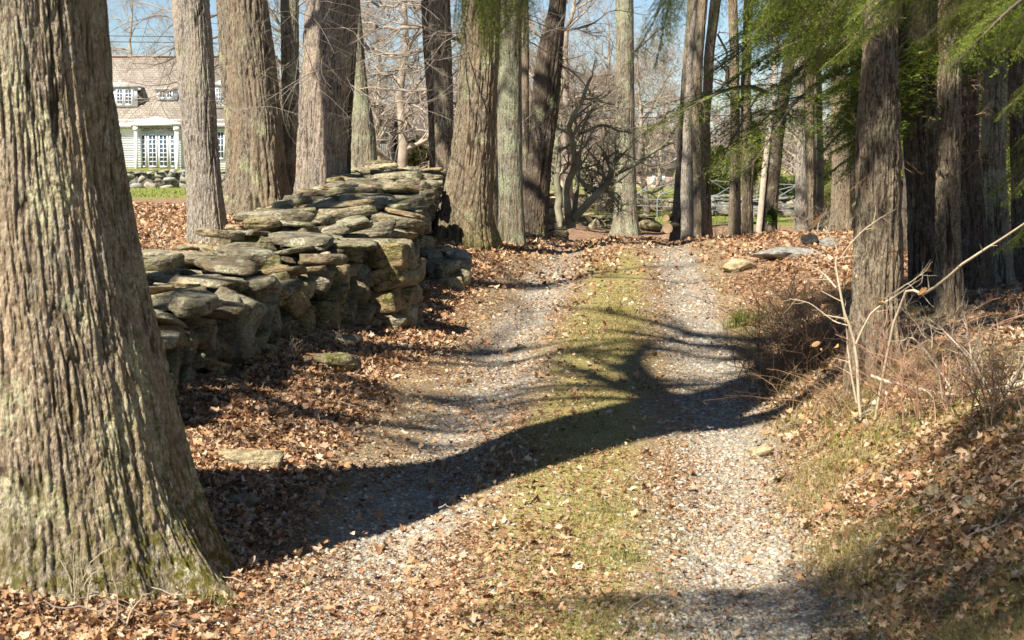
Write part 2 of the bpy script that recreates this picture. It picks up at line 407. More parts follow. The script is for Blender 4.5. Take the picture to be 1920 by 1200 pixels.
def loose_rock(name, label, px, py, wpx, hpx, mat, dep=.8, seed=1, rz=0, tilt=0, group=None, sub=4, sink=.25, cat='rock', rough=.06, cuts=7):
    """a rock whose outline at the photograph's pixel box centre (px,py) is wpx by hpx"""
    g = ground_at(px, py+hpx*.3)
    s = g.y/F_PX; sx = wpx*s/2; sz = hpx*s/2*.95
    rg = np.random.default_rng(seed)
    P, T = rock(rg, sx, sx*dep, sz, sub, cuts+6, 12, rough*2.2, box=False)
    me = mesh_np(name, P, tris=T, cols=np.broadcast_to(stone_tint(rg)*0+np.array([1., .98, .94]), P.shape))
    o = link(name, me, M[mat], None, (g.x, g.y, g.z+sz*(1-2*sink)))
    o.rotation_euler = (0, tilt, rz)
    return tag(o, label, cat, group)

# ------------------------------------------------------------------ dry stone walls
def wall_stones(path, width, hfun, seed, near_size=.2, both=True, cap=True, size=(.16, .5), course=(.09, .22), base=None):
    """list of (P,T,centre,tint,moss) of single stones laid in courses with flat cap slabs on top"""
    rg = np.random.default_rng(seed); out = []
    path = [np.array(p, float) for p in path]
    segs = [(a, b) for a, b in zip(path[:-1], path[1:])]
    for a, b in segs:
        L = np.linalg.norm(b-a); t = (b-a)/L; nr = np.array([t[1], -t[0]])          # nr looks to the lane side
        ang = math.atan2(t[1], t[0])
        for side in ((1, -1) if both else (1,)):
            z = 0
            while True:
                ch = rg.uniform(*course)
                s = -.12+rg.uniform(0, .2); done = True
                while s < L+.05:
                    ln = rg.uniform(*size)*(1.2 if z < .05 else 1); h = hfun(a+(b-a)*min(max(s/L, 0), 1))
                    hh = ch*rg.uniform(.55, 1.5)
                    if z+hh*.6 < h:
                        done = False
                        dp = rg.uniform(.16, .26)
                        off = width/2-dp*.8-.035*(z/.6)+rg.uniform(-.08, .07)
                        c = a+t*(s+ln/2)+nr*side*off
                        g = float(G(c[0], c[1])) if base is None else base
                        out.append((ln/2*rg.uniform(.8, 1.), dp, hh/2*rg.uniform(.8, 1.02), c[0], c[1], g-.04+z+hh/2+rg.uniform(-.045, .045), ang+rg.uniform(-.45, .45), rg.normal()*.2, 'face'))
                    s += ln*.98
                z += ch
                if done or z > 3: break
        if cap:
            s = -.1
            while s < L:
                row = rg.uniform(.16, .42)
                c0 = -width/2
                while c0 < width/2-.06:
                    wd = min(rg.uniform(.16, .75), width/2-c0+.12)
                    th = rg.uniform(.02, .055)
                    cc = a+t*(s+row/2+rg.uniform(-.05, .05))+nr*(c0+wd/2)
                    g = (float(G(cc[0], cc[1])) if base is None else base)+hfun(cc)
                    out.append((row/2*1.15, wd/2*1.1, th, cc[0], cc[1], g+rg.uniform(-.08, .05), ang+rg.uniform(-.8, .8), rg.uniform(-.2, .2), 'cap'))
                    c0 += wd*.97
                s += row*.92
    return out, rg
def place_stone(rg, st, sub):
    sx, sy, sz, x, y, z, rz, ti, kind = st
    P, T = rock(rg, sx, sy, sz, sub, 5 if kind == 'cap' else 6, 14, .16)
    M3 = (Matrix.Rotation(rz, 3, 'Z') @ Matrix.Rotation(ti, 3, 'X') @ Matrix.Rotation(rg.normal()*(.07 if kind == 'cap' else .3), 3, 'Y'))
    return P@np.array(M3).T, T, np.array([x, y, z])
def near_wall():
    root = empty('stone_wall', (-1.5, 14.3, float(G(-1.5, 14.3))), 'long dry fieldstone wall with flat mossy cap slabs along the left of the lane', 'stone wall')
    rl = np.array(root.location)
    hf = lambda p: np.interp(p[1], [8, 11, 14.5, 15, 19, 28], [.38, .44, .60, .64, .69, .69])+.05*float(vn(p[0]*2, p[1]*1.6, 0, 4)[0])
    st, rg = wall_stones([(-2.62, 8.6), (-2.36, 10.5), (-2.12, 12.6), (-1.53, 14.35)], 1.16, hf, 11, size=(.1, .46), course=(.08, .2))
    st2, rg2 = wall_stones([(-1.72, 14.5), (-1.6, 16.8), (-1.75, 27.6)], 1.28, hf, 12, size=(.25, .6))
    # the end face where the front stretch stops
    for k in range(14):
        z = (k//4)*.17; j = k % 4
        st.append((rg.uniform(.14, .2), .17, .11, -1.0+rg.uniform(-.03, .03)+.04*j, 14.12+.02*j+.14*j-.2, float(G(-.95, 14.3))+z+.08, rg.uniform(-.3, .3), rg.uniform(-.2, .2), 'face'))
    # big irregular blocks that break the courses, and broad slabs lying on top
    P0 = [np.array(q) for q in ((-2.04, 8.6), (-1.80, 10.5), (-1.58, 12.6), (-.98, 14.3))]
    for k in range(16):
        i = int(rg.integers(0, 3)); q = P0[i]+(P0[i+1]-P0[i])*rg.uniform(0, 1); s = rg.uniform(.09, .2)
        st.append((s*rg.uniform(.8, 1.4), s*.9, s*rg.uniform(.7, 1.25), q[0]-.06+rg.normal()*.03, q[1], float(G(*q))+rg.uniform(.04, .46), rg.uniform(0, 3), rg.normal()*.35, 'face'))
    for k in range(16):
        t_ = rg.uniform(0, 1); y_ = 9.2+t_*14; x_ = np.interp(y_, [8.6, 10.5, 12.6, 14.3, 16.8, 27.6], [-2.6, -2.36, -2.12, -1.6, -1.6, -1.75])+rg.uniform(-.38, .38); s = rg.uniform(.2, .36)
        st.append((s*rg.uniform(1, 1.5), s*.8, rg.uniform(.025, .05), x_, y_, float(G(x_, y_))+hf((x_, y_))+rg.uniform(-.01, .04), rg.uniform(0, 3), rg.normal()*.12, 'cap'))
    allst = st+st2
    def vis(s): return (s[0]*max(s[2], .5*s[1]))/(s[4]**2)*(3 if s[8] == 'face' and s[4] < 14.6 and s[3] > -3.2 else 1)*(0.1 if s[3] < -.3*s[4]*.95 else 1)
    order = sorted(range(len(allst)), key=lambda i: -vis(allst[i]))
    top = set(order[:100]); rest = MB()
    for i, s in enumerate(allst):
        P, T, c = place_stone(rg, s, 4 if i in top else 3)
        tc = stone_tint(rg)
        if i in top:
            me = mesh_np('stone', P, tris=T, cols=np.broadcast_to(tc, P.shape), smooth=False)
            link('stone', me, M['stone_moss'] if (s[8] == 'face' and rg.random() < .6) else M['stone'], root, c-rl)
        else: rest.add(P+c-rl, tris=T, col=tc)
    o = rest.build('rubble', M['stone'], root, smooth=False, cols=True); o['kind'] = 'stuff'
    # packed heart of the wall, seen only as darkness between the stones
    core = MB()
    for a, b in (((-2.62, 8.6), (-2.36, 10.5)), ((-2.36, 10.5), (-2.12, 12.6)), ((-2.12, 12.6), (-1.53, 14.35)), ((-1.72, 14.5), (-1.6, 16.8)), ((-1.6, 16.8), (-1.75, 27.6))):
        a = np.array(a); b = np.array(b); n = int(np.linalg.norm(b-a)/.3)+1; t = (b-a)/np.linalg.norm(b-a); nr = np.array([t[1], -t[0]])
        for k in range(n):
            for j in (-.17, 0, .17):
                c = a+(b-a)*(k+.5)/n+nr*j; h = hf(c)
                P, T = rock(rg, .26, .24, h*.46, 2)
                core.add(P*[.9, .85, .95]+np.array([c[0], c[1], float(G(*c))+h*.40])-rl, tris=T, col=(.45, .4, .36))
    o = core.build('hearting', M['stone'], root, smooth=True, cols=True)
near_wall()
def far_wall(label, path, width, h, seed, base_fn=None, group=None, size=(.3, .7), course=(.2, .3), mat='stone_grey'):
    st, rg = wall_stones(path, width, lambda p: h, seed, both=False, size=size, course=course)
    mb = MB(); o0 = np.array([path[0][0], path[0][1], float(G(*path[0]))])
    for s in st:
        P, T, c = place_stone(rg, s, 2); mb.add(P+c-o0, tris=T, col=stone_tint(rg))
    for a, b in zip(path[:-1], path[1:]):
        a = np.array(a); b = np.array(b); n = int(np.linalg.norm(b-a)/.6)+1
        for k in range(n):
            c = a+(b-a)*(k+.5)/n
            P, T = rock(rg, .5, width*.42, h*.47, 1); mb.add(P+np.array([c[0], c[1], float(G(*c))+h*.4])-o0, tris=T, col=(.35, .33, .3))
    o = mb.build('stone_wall', M[mat], smooth=True, cols=True, loc=o0)
    return tag(o, label, 'stone wall', group)
def gx(px, Y): return (px-960)/F_PX*Y
far_wall('rounded fieldstone wall holding up the lawn of the white house', [(gx(330+250, 81), 81), (gx(120, 81), 81)][::-1], .7, .75, 21, size=(.35, .9), course=(.2, .34))
far_wall('low tan stone wall at the back of the green lawn strip', [(gx(1030, 67), 67), (gx(1275, 67), 67)], .6, .45, 22, mat='stone_tan')
far_wall('tumbled low stone wall at the near edge of the green lawn strip', [(gx(1075, 53), 53), (gx(1215, 53.5), 53.5)], .6, .3, 23, mat='stone')
far_wall('pale grey rubble wall behind the metal hoop frame', [(gx(1290, 60), 60), (gx(1600, 57), 57)], .7, .62, 24)
def pier():
    rg = np.random.default_rng(5); g = at(1028, 418, 33); gz = float(G(g.x, g.y))
    mb = MB(); z = -.1
    while z < g.z+.42-gz+.0:
        h = rg.uniform(.06, .1)
        for k in (-1, 0, 1):
            P, T = rock(rg, rg.uniform(.13, .2), .2, h*1.1, 3); mb.add(P+np.array([k*.2+rg.uniform(-.05, .05), rg.uniform(-.04, .04), z+h]), tris=T, col=stone_tint(rg))
        z += h*1.9
    tag(mb.build('stone_pier', M['stone'], smooth=True, cols=True, loc=(g.x, g.y, gz)), 'squared end of stacked mossy stones beside the many-stemmed apple tree', 'stone pile')
pier()

# ------------------------------------------------------------------ loose rocks
RK = 'loose rocks along the lane'
loose_rock('rock', 'large tan slab rock lying in leaves right of the big maple', 463, 860, 140, 52, 'stone_tan', .7, 3, .1, .06, RK, cuts=5)
loose_rock('rock', 'flat grey rock in the shade below the tan slab', 460, 938, 85, 34, 'stone', .8, 4, .3, 0, RK)
loose_rock('rock', 'small dark rock in the trunk shadow on the left track edge', 592, 934, 40, 24, 'stone', .8, 5, 0, 0, RK, sub=3)
loose_rock('rock', 'orange-tan wedge rock at the foot of the right bank', 1424, 847, 62, 26, 'stone_tan', .6, 6, -.4, -.25, RK, sub=3)
loose_rock('rock', 'pale rounded boulder with moss at the right lane edge', 1385, 498, 68, 34, 'stone_tan', 1.0, 7, 0, 0, RK, cuts=3)
loose_rock('rock', 'long flat grey ledge rock on top of the right bank', 1475, 475, 130, 32, 'stone_grey', .8, 8, .1, 0, RK, cuts=4)
loose_rock('rock', 'small black rock behind the long flat ledge rock', 1519, 454, 34, 30, 'stone_black', .9, 9, .4, 0, RK, sub=3)
loose_rock('rock', 'pale grey rock beside the black rock', 1556, 458, 40, 32, 'stone_grey', .9, 10, 0, 0, RK, sub=3)
loose_rock('rock', 'grey wedge stone lying at the foot of the big maple', 226, 1130, 84, 38, 'stone_grey', .45, 11, .35, -.12, RK)
loose_rock('rock', 'knobby pale lump of stone against the base of the big maple', 186, 1072, 52, 52, 'stone_tan', .8, 12, 0, 0, RK, rough=.2)
loose_rock('rock', 'pointed orange stone standing beyond the crest left of the lichen trunk', 1113, 420, 24, 30, 'stone_tan', .8, 13, 0, 0, RK, sub=3)
loose_rock('rock', 'pebble sized tan stone sitting on the left wheel track', 976, 650, 16, 13, 'stone_tan', .8, 14, 0, 0, RK, sub=3)
loose_rock('rock', 'rounded rusty stone at the near end of the left wheel track', 549, 1031, 34, 18, 'stone_tan', .8, 15, 0, 0, RK, sub=3)
loose_rock('rock', 'yellowish rock half buried in the right bank near the tree stub', 1752, 912, 40, 34, 'stone_tan', .8, 16, 0, 0, RK, sub=3)
loose_rock('rock', 'shaded grey rock on the slope of the right bank', 1822, 940, 44, 36, 'stone', .8, 17, 0, 0, RK, sub=3)
loose_rock('rock', 'flat mossy slab fallen at the foot of the wall', 680, 606, 90, 34, 'stone', .7, 18, .2, .25, RK, cuts=4)
loose_rock('rock', 'flat dark slab in the leaves before the wall', 641, 640, 76, 26, 'stone', .8, 19, -.1, .05, RK, cuts=4)
loose_rock('rock', 'low mossy hump of rock before the wall', 612, 676, 130, 44, 'stone_moss', .8, 20, 0, 0, RK, cuts=3, sink=.35)
PL = 'tumbled rocks at the wall end'
for i, (lab, x, y, ww, hh, mt) in enumerate([
    ('rounded grey boulder on top of the tumbled pile', 861, 487, 48, 38, 'stone_grey'),
    ('small round tan stone behind the grey boulder of the pile', 838, 470, 26, 22, 'stone_tan'),
    ('egg shaped tan stone left of the grey boulder of the pile', 815, 483, 32, 26, 'stone_tan'),
    ('broad brown slab in the middle of the tumbled pile', 830, 512, 78, 40, 'stone'),
    ('yellowish block at the front foot of the tumbled pile', 845, 540, 56, 38, 'stone_tan'),
    ('leaning dark slab at the left foot of the tumbled pile', 806, 545, 36, 34, 'stone'),
    ('broken grey block at the back left of the tumbled pile', 790, 462, 50, 40, 'stone'),
    ('rusty stone at the right side of the tumbled pile', 868, 520, 34, 30, 'stone')]):
    rg = np.random.default_rng(40+i); Y = 17.6+(540-y)*.012
    p = at(x, y, Y); s = Y/F_PX
    P, T = rock(rg, ww*s/2, ww*s/2*.9, hh*s/2*1.1, 4, 6, 10, .05, box=(i in (3, 4, 5, 6)))
    o = link('rock', mesh_np('rock', P, tris=T, cols=np.broadcast_to(np.array([1, .98, .93]), P.shape)), M[mt], None, p); o.rotation_euler = (0, R.uniform(-.2, .2), R.uniform(-.4, .4))
    tag(o, lab, 'rock', PL)
# what carries the pile
p = at(830, 548, 18.1); rg = np.random.default_rng(77); P, T = rock(rg, .3, .4, .26, 4)
tag(link('rock', mesh_np('rock', P, tris=T, cols=np.ones(P.shape)*.9), M['stone'], None, (p.x, p.y, p.z+.1)), 'large dark block under the tumbled pile carrying the others', 'rock', PL)
rg = np.random.default_rng(78); P, T = rock(rg, .28, .3, .2, 3); p = at(800, 480, 18.6)
tag(link('rock', mesh_np('rock', P, tris=T, cols=np.ones(P.shape)*.9), M['stone'], None, (p.x, p.y, p.z-.1)), 'square block between the tumbled pile and the wall', 'rock', PL)
for lab, x, y, ww, hh in (('white triangular stone standing at the far end of the wall top', 741, 322, 20, 13), ('whitish block on the wall top behind the capstones', 771, 361, 26, 16)):
    Y = 1.08*F_PX/(y-214); p = at(x, y, Y); P, T = rock(np.random.default_rng(x), ww*Y/F_PX/2, .08, hh*Y/F_PX/2, 3)
    tag(link('rock', mesh_np('rock', P, tris=T, cols=np.ones(P.shape)*1.4), M['stone_tan'], None, p), lab, 'rock')
# ------------------------------------------------------------------ trees
def nrm(v): return v/(np.linalg.norm(v, axis=-1, keepdims=True)+1e-9)
def sprout(rg, P, Rr, c, t0, t1, ang, L, n, wob, trop, rf, flat=0., tipr=.25, taperlen=.5, bias=None):
    """children of all polylines P (m,n0,3): c each between t0 and t1; returns (P,R)"""
    m, n0, _ = P.shape
    t = (np.linspace(t0, t1, c)[None, :]+rg.uniform(-.5, .5, (m, c))*(t1-t0)/max(c, 1)).clip(0, .999)
    x = t*(n0-1); i = x.astype(int).clip(0, n0-2); f = (x-i)[..., None]; r = np.arange(m)[:, None]
    S = P[r, i]*(1-f)+P[r, i+1]*f; T = nrm(P[r, i+1]-P[r, i]); pr = (Rr[r, i]*(1-f[..., 0])+Rr[r, i+1]*f[..., 0])
    S = S.reshape(-1, 3); T = T.reshape(-1, 3); pr = pr.reshape(-1); tt = t.reshape(-1)
    k = len(S); rv = rg.normal(size=(k, 3)); rv[:, 2] *= (1-flat)
    if bias is not None: rv += bias
    side = nrm(rv-(rv*T).sum(1, keepdims=True)*T)
    a = np.radians(ang)*rg.uniform(.75, 1.25, k)
    D = nrm(T*np.cos(a)[:, None]+side*np.sin(a)[:, None])
    ln = L*rg.uniform(.6, 1.25, k)*(1-taperlen*tt); step = ln/(n-1)
    pts = [S]; d = D; w = rg.normal(size=(k, 3))*wob
    for q in range(n-1):
        w = .55*w+rg.normal(size=(k, 3))*wob
        d = nrm(d+w+np.array([0, 0, trop])); pts.append(pts[-1]+d*step[:, None])
    P2 = np.stack(pts, 1); r0 = np.minimum(pr*rf, pr*.85)
    R2 = r0[:, None]*np.linspace(1, tipr, n)[None, :]
    return P2, R2
def wood(name, levels, mat, parent, sides=(8, 6, 4, 3, 3)):
    mb = MB()
    for (P, Rr), k in zip(levels, sides): V, q = tubes(P, Rr, k); mb.add(V, q)
    return mb.build(name, mat, parent, smooth=True)
def bark_disp(X, Y, Z, sc_, seed, style='furrow'):
    """0..1 ridge value of bark"""
    wx = .35*fbm(X*3/sc_, Y*3/sc_, Z*2/sc_, seed+1, 3)
    k = 1/(.05*sc_)
    a = fbm(X*k+wx, Y*k+wx, Z*k*.08+wx*2, seed, 2)
    f = 1-np.clip(np.abs(a)*2.9, 0, 1)                     # 1 in the furrow
    a2 = vn(X*k*2.3-wx, Y*k*2.3, Z*k*.16, seed+31)
    f2 = (1-np.clip(np.abs(a2)*2.6, 0, 1))*.6
    cr = np.clip(1-np.abs(vn(X*k*1.3, Y*k*1.3, Z*k*1.1, seed+5))*4, 0, 1)*.2
    g = fbm(X*k*4, Y*k*4, Z*k*1.0, seed+9, 4, gain=.65)
    am = .65+.55*fbm(X*k*.5, Y*k*.5, Z*k*.12, seed+13, 2)
    return np.clip(1.02-np.maximum(np.maximum(f*am*1.1, cr), f2)+g*.42, 0, 1)
def make_trunk(pts, nseg_phi, dz_vis, z_vis, mat, parent, seed, depth, scale, flare=.35, lobes=5, fl_h=.3, moss=(0, 0), roots=()):
    """pts: (x,y,z,r) from base up (local to parent). fine rings up to z_vis"""
    pts = np.array(pts, float); z0 = pts[0, 2]; z1 = pts[-1, 2]
    zs = np.concatenate([np.arange(z0-.25, min(z_vis, z1), dz_vis), np.arange(min(z_vis, z1), z1+.01, .12)])
    def ip(c):
        v = np.interp(zs, pts[:, 2], pts[:, c]); k = max(3, int(.25/dz_vis)); k += 1-k % 2
        vp = np.pad(v, k//2, mode='edge'); 
        # edge continuation follows the slope so the ends do not bend
        return np.convolve(vp, np.ones(k)/k, 'valid')
    cx, cy, r = ip(0), ip(1), ip(3)
    ph = np.arange(nseg_phi)/nseg_phi*TAU
    PH, ZZ = np.meshgrid(ph, zs)
    rr = r[:, None]
    h = np.clip(ZZ-z0, 0, None)
    flare = flare if nseg_phi > 700 else flare*1.5+.04
    lob = .5+.5*np.cos(PH*lobes+seed+.8*np.sin(PH*2+seed))
    fl = flare*np.exp(-(h/fl_h))*(.45+.75*lob)+flare*.25*np.exp(-h/(fl_h*3.))
    rad = rr*(1+fl)
    for (phi0, w_, amp, hh) in roots:
        d = np.abs((PH-phi0+math.pi) % TAU-math.pi); rad = rad+amp*np.exp(-(d/w_)**2)*np.exp(-h/hh)
    rad = rad*(1+.05*fbm(np.cos(PH)*1.3, np.sin(PH)*1.3, ZZ*.9+seed, seed+3, 3))
    ux, uy = np.cos(PH), np.sin(PH)
    rm = float(np.mean(r))
    B = bark_disp(ux*rm*1., uy*rm*1., ZZ, scale, seed)
    rad = rad+(B-.75)*depth*(1.35 if nseg_phi < 700 else 1.15)*np.clip(rr/rm, .5, 1.3)
    V = np.stack([cx[:, None]+ux*rad, cy[:, None]+uy*rad, ZZ], -1)
    n, m = PH.shape; idx = np.arange(n*m).reshape(n, m); nx = np.roll(idx, -1, 1)
    q = np.stack([idx[:-1], nx[:-1], nx[1:], idx[1:]], -1).reshape(-1, 4)
    ms = moss[0]*np.exp(-h/.3)+moss[1]*np.clip(ux*.9+.15+.2*fbm(ux*2, uy*2, ZZ*2, seed+7, 2), 0, 1)**2*1.0
    me = mesh_np('trunk', V.reshape(-1, 3), q, attrs={'cav': B.ravel(), 'moss': np.clip(ms, 0, 1).ravel()})
    return link('trunk', me, mat, parent)
def maple(name, label, px, Y=None, mat='bark_grey', top=10., seed=1, nphi=150, dz=.03, depth=.02, scale=1., flare=.3, lobes=5, fl_h=.3, moss=(.3, .15),
          crown=1., limbmat='limb', group='bare maples lining the lane', cat='tree', roots=(), low=0, vis_extra=.2, limb_z=None, limb_len=3.2):
    """px: list of (x,y,width) pixels of the trunk outline, base first"""
    rg = np.random.default_rng(seed)
    g = ground_at(px[0][0], px[0][1]) if Y is None else at(px[0][0], px[0][1], Y)
    if Y is None: Y = g.y
    gz = float(G(g.x, Y))
    base = Vector((g.x, Y, gz)); s = Y/F_PX
    pts = []
    for (x, y, w_) in px:
        p = at(x, y, Y); pts.append([p.x-base.x, 0, p.z-base.z, w_*s/2])
    pts[0][2] = min(pts[0][2], 0); zt = pts[-1][2]
    if pts[0][2] > -.01: pts[0][2] = 0
    slope = (pts[-1][0]-pts[-2][0])/max(.1, pts[-1][2]-pts[-2][2])
    x, z, r = pts[-1][0], zt, pts[-1][3]; z_vis = zt+vis_extra
    while z < top:
        z += .8; x += slope*.8; slope = slope*.8+rg.normal()*.02; r *= .93 if z > top*.6 else .97; pts.append([x, rg.normal()*.03, z, r])
    root = empty(name, base, label, cat, group)
    make_trunk(pts, nphi, dz, z_vis, M[mat], root, seed, depth, scale, flare, lobes, fl_h, moss, roots)
    A = np.array(pts)
    if crown > 0:
        up = A[A[:, 2] > (limb_z or max(zt+.3, top*.5))]
        if len(up) >= 3:
            P0 = up[None, :, :3]; R0 = up[None, :, 3]
            n1 = int(7*crown)+2
            l1 = sprout(rg, P0, R0, n1, .02, .98, 55, limb_len*crown**.3, 9, .10, .05, .42, taperlen=.35)
            l2 = sprout(rg, *l1, 6, .25, .95, 42, limb_len*.42, 7, .13, .02, .55)
            l3 = sprout(rg, *l2, 5, .2, .95, 40, limb_len*.2, 5, .15, .0, .6)
            l4 = sprout(rg, *l3, 3, .3, 1., 38, limb_len*.11, 4, .15, .03, .6)
            wood('crown', [l1, l2, l3, l4], M[limbmat], root, (7, 5, 3, 3))
    return root, A, rg
def low_limb(root, starts, mat='limb', seed=1, twig=1., name='low_branch', dens=1., trop=-.01):
    """thin bare branches given as pixel polylines with distance and start radius"""
    rg = np.random.default_rng(seed)
    for (pix, Y0, Y1, r0) in starts:
        n = len(pix); P = np.array([np.array(at(x, y, Y0+(Y1-Y0)*i/(n-1)))-np.array(root.location) for i, (x, y) in enumerate(pix)])
        t = np.linspace(0, n-1, 12); i = t.astype(int).clip(0, n-2); f = (t-i)[:, None]
        Pm = np.pad(P, ((1, 1), (0, 0)), mode='edge')
        p0, p1, p2, p3 = Pm[i], Pm[i+1], Pm[i+2], Pm[i+3]
        C = .5*((2*p1)+(-p0+p2)*f+(2*p0-5*p1+4*p2-p3)*f*f+(-p0+3*p1-3*p2+p3)*f**3)
        C += rg.normal(size=C.shape)*r0*.6
        L = np.linalg.norm(np.diff(C, axis=0), axis=1).sum()
        P1 = C[None]; R1 = (r0*np.linspace(1, .22, 12))[None]
        a = sprout(rg, P1, R1, int(9*dens)+2, .1, .97, 42, L*.34*twig, 8, .13, trop, .55)
        b = sprout(rg, *a, int(5*dens)+1, .15, .95, 40, L*.14*twig, 6, .15, .02, .6)
        c = sprout(rg, *b, 3, .3, 1., 36, L*.06*twig, 4, .15, .03, .7)
        wood(name, [(P1, R1), a, b, c], M[mat], root, (6, 5, 3, 3))

# --- the large foreground maple
A_root, A_pts, _ = maple('maple_tree', 'huge furrowed maple trunk with pale lichen and a mossy base in the left foreground',
    [(36, 1085, 716), (33, 1000, 700), (28, 900, 664), (16, 700, 598), (4, 550, 545), (-4, 400, 494), (-14, 200, 448), (-26, 0, 426)], Y=6.75, mat='bark_big', top=10, seed=4,
    nphi=760, dz=.0052, depth=.019, scale=.66, flare=.09, lobes=4, fl_h=.22, moss=(1.3, .36), crown=2.1,
    roots=((math.radians(-22), .2, .22, .15), (math.radians(-44), .13, .1, .16), (math.radians(5), .15, .1, .2), (math.radians(-70), .12, .06, .14), (math.radians(-88), .35, .05, .2), (math.radians(-60), .25, .06, .12)), vis_extra=.15, limb_len=4.0, limb_z=3.9)
MP = 'bare maples lining the lane'
t, _, _ = maple('maple_tree', 'pale flaky trunk standing alone behind the wall, nearest to the white house front', [(392, 458, 70), (385, 380, 64), (377, 280, 62), (370, 180, 66), (364, 90, 68), (357, 0, 69)], mat='bark_pale', seed=5, depth=.016, scale=.8, flare=.12, dz=.022, nphi=200)
low_limb(t, [([(408, 190), (440, 205), (500, 200), (560, 215)], t.location.y, t.location.y-1, .006), ([(362, 60), (320, 95), (262, 110), (215, 96)], t.location.y, t.location.y+2, .012),
             ([(370, 150), (320, 170), (270, 185), (225, 180)], t.location.y, t.location.y+3, .012), ([(365, 10), (320, 20), (270, 5), (220, 10)], t.location.y, t.location.y+2, .012)], 'limb', 3, 1.1)
t, _, _ = maple('maple_tree', 'very thick dark furrowed trunk with a wide flaring foot between two pale trunks', [(484, 398, 100), (479, 330, 94), (473, 200, 98), (463, 100, 98), (453, 0, 92)], Y=27, mat='bark_grey', seed=6, depth=.04, scale=1.5, flare=.3, fl_h=.5, dz=.028, nphi=230, crown=1.2, limb_len=4)
low_limb(t, [([(430, 60), (360, 90), (300, 120), (240, 118)], 27, 30, .022), ([(430, 20), (350, 40), (290, 30), (230, 60)], 27, 33, .02), ([(430, 110), (350, 150), (290, 160), (230, 150)], 27, 31, .018)], 'limb_dark', 8, 1.2)
maple('maple_tree', 'slender grey trunk with a lichen patch squeezed between two thick trunks', [(549, 400, 26), (545, 250, 30), (544, 150, 33), (543, 0, 34)], Y=27.5, mat='bark_lichen', seed=7, depth=.012, flare=.1, nphi=90, crown=.8)
t, _, _ = maple('maple_tree', 'thick pinkish-grey trunk rising directly behind the nearest wall stretch', [(602, 420, 108), (603, 330, 92), (606, 200, 90), (612, 110, 92), (620, 40, 95), (626, 0, 96)], Y=23.5, mat='bark_pink', seed=8, depth=.03, scale=1.2, flare=.15, dz=.022, nphi=230, crown=1.2, limb_len=3.6)
low_limb(t, [([(640, 110), (560, 150), (500, 190), (430, 240)], 23.5, 18, .007), ([(640, 90), (700, 60), (760, 20), (830, -20)], 23.5, 17, .009), ([(645, 150), (700, 185), (770, 200), (850, 170)], 23.5, 19, .008),
             ([(575, 80), (540, 120), (500, 130), (470, 160)], 23.5, 19, .006), ([(640, 60), (600, 40), (540, 20), (480, 50)], 23.5, 17.5, .007)], 'limb', 9, 1.)
maple('maple_tree', 'dark companion stem fused to the right side of the thick pinkish trunk', [(640, 330, 26), (644, 250, 30), (650, 120, 32), (656, 0, 34)], Y=24.1, mat='bark_dark', seed=88, depth=.02, flare=.05, nphi=90, crown=.6)
maple('maple_tree', 'leaning pale green lichened trunk behind the wall beside the grey shed', [(682, 330, 62), (678, 250, 50), (668, 150, 38), (664, 60, 32), (660, 0, 30)], Y=34, mat='bark_lichen', seed=9, depth=.014, flare=.15, nphi=110, crown=.9)
t, _, _ = maple('maple_tree', 'straight trunk with a dark edge behind the top end of the wall', [(832, 345, 44), (830, 250, 42), (826, 120, 42), (822, 0, 42)], Y=33, mat='bark_grey', seed=10, depth=.02, flare=.15, nphi=110, crown=1.)
low_limb(t, [([(815, 90), (760, 98), (700, 92), (640, 60)], 33, 35, .05), ([(815, 165), (760, 172), (700, 165), (655, 178)], 33, 34, .035), ([(815, 40), (750, 55), (690, 45), (650, 20)], 33, 36, .05),
             ([(812, 220), (760, 190), (715, 195), (665, 210)], 33, 35, .03), ([(815, 130), (770, 128), (720, 140), (665, 130)], 33, 36, .04), ([(815, 250), (765, 245), (720, 262), (670, 248)], 33, 37, .025),
             ([(840, 60), (880, 90), (930, 90), (980, 70)], 33, 36, .04), ([(812, 20), (770, 0), (720, 15), (665, -5)], 33, 35, .04), ([(840, 190), (880, 200), (930, 185), (990, 200)], 33, 37, .03)], 'limb', 10, 1.)
maple('sapling_tree', 'thin dark straight stem in front of the layered limbs by the wall end', [(813, 330, 11), (808, 200, 12), (800, 90, 14), (796, 0, 14)], Y=31, mat='bark_dark', seed=11, depth=.005, flare=.05, nphi=40, crown=0, cat='tree')
t, _, _ = maple('maple_tree', 'stout leaning trunk with mossy foot where the lane passes the wall end', [(868, 458, 100), (872, 400, 92), (886, 300, 78), (893, 200, 72), (900, 100, 68), (903, 0, 68)], mat='bark_brown', seed=12, depth=.028, scale=1.0, flare=.22, fl_h=.35, dz=.022, nphi=220, moss=(.9, .2), crown=1.2, limb_len=3.8)
low_limb(t, [([(885, 95), (840, 110), (790, 115), (740, 150)], t.location.y, t.location.y-3, .009), ([(885, 60), (820, 60), (760, 30), (700, 60)], t.location.y, t.location.y-2, .01), ([(925, 80), (960, 40), (1000, 30), (1050, 60)], t.location.y, t.location.y+3, .012)], 'limb', 13, 1.)
maple('maple_tree', 'slim straight stem tucked between the stout leaning trunk and a smooth grey one', [(922, 456, 26), (923, 330, 22), (924, 200, 20), (928, 80, 18), (930, 0, 18)], Y=25.2, mat='bark_grey', seed=14, depth=.01, flare=.12, nphi=80, crown=.7)
t, _, _ = maple('maple_tree', 'smooth grey trunk with dark shadow bars at the left lane edge', [(960, 456, 46), (958, 380, 44), (956, 250, 46), (955, 120, 46), (955, 0, 44)], mat='bark_lichen', seed=15, depth=.008, flare=.14, nphi=140, crown=1.)
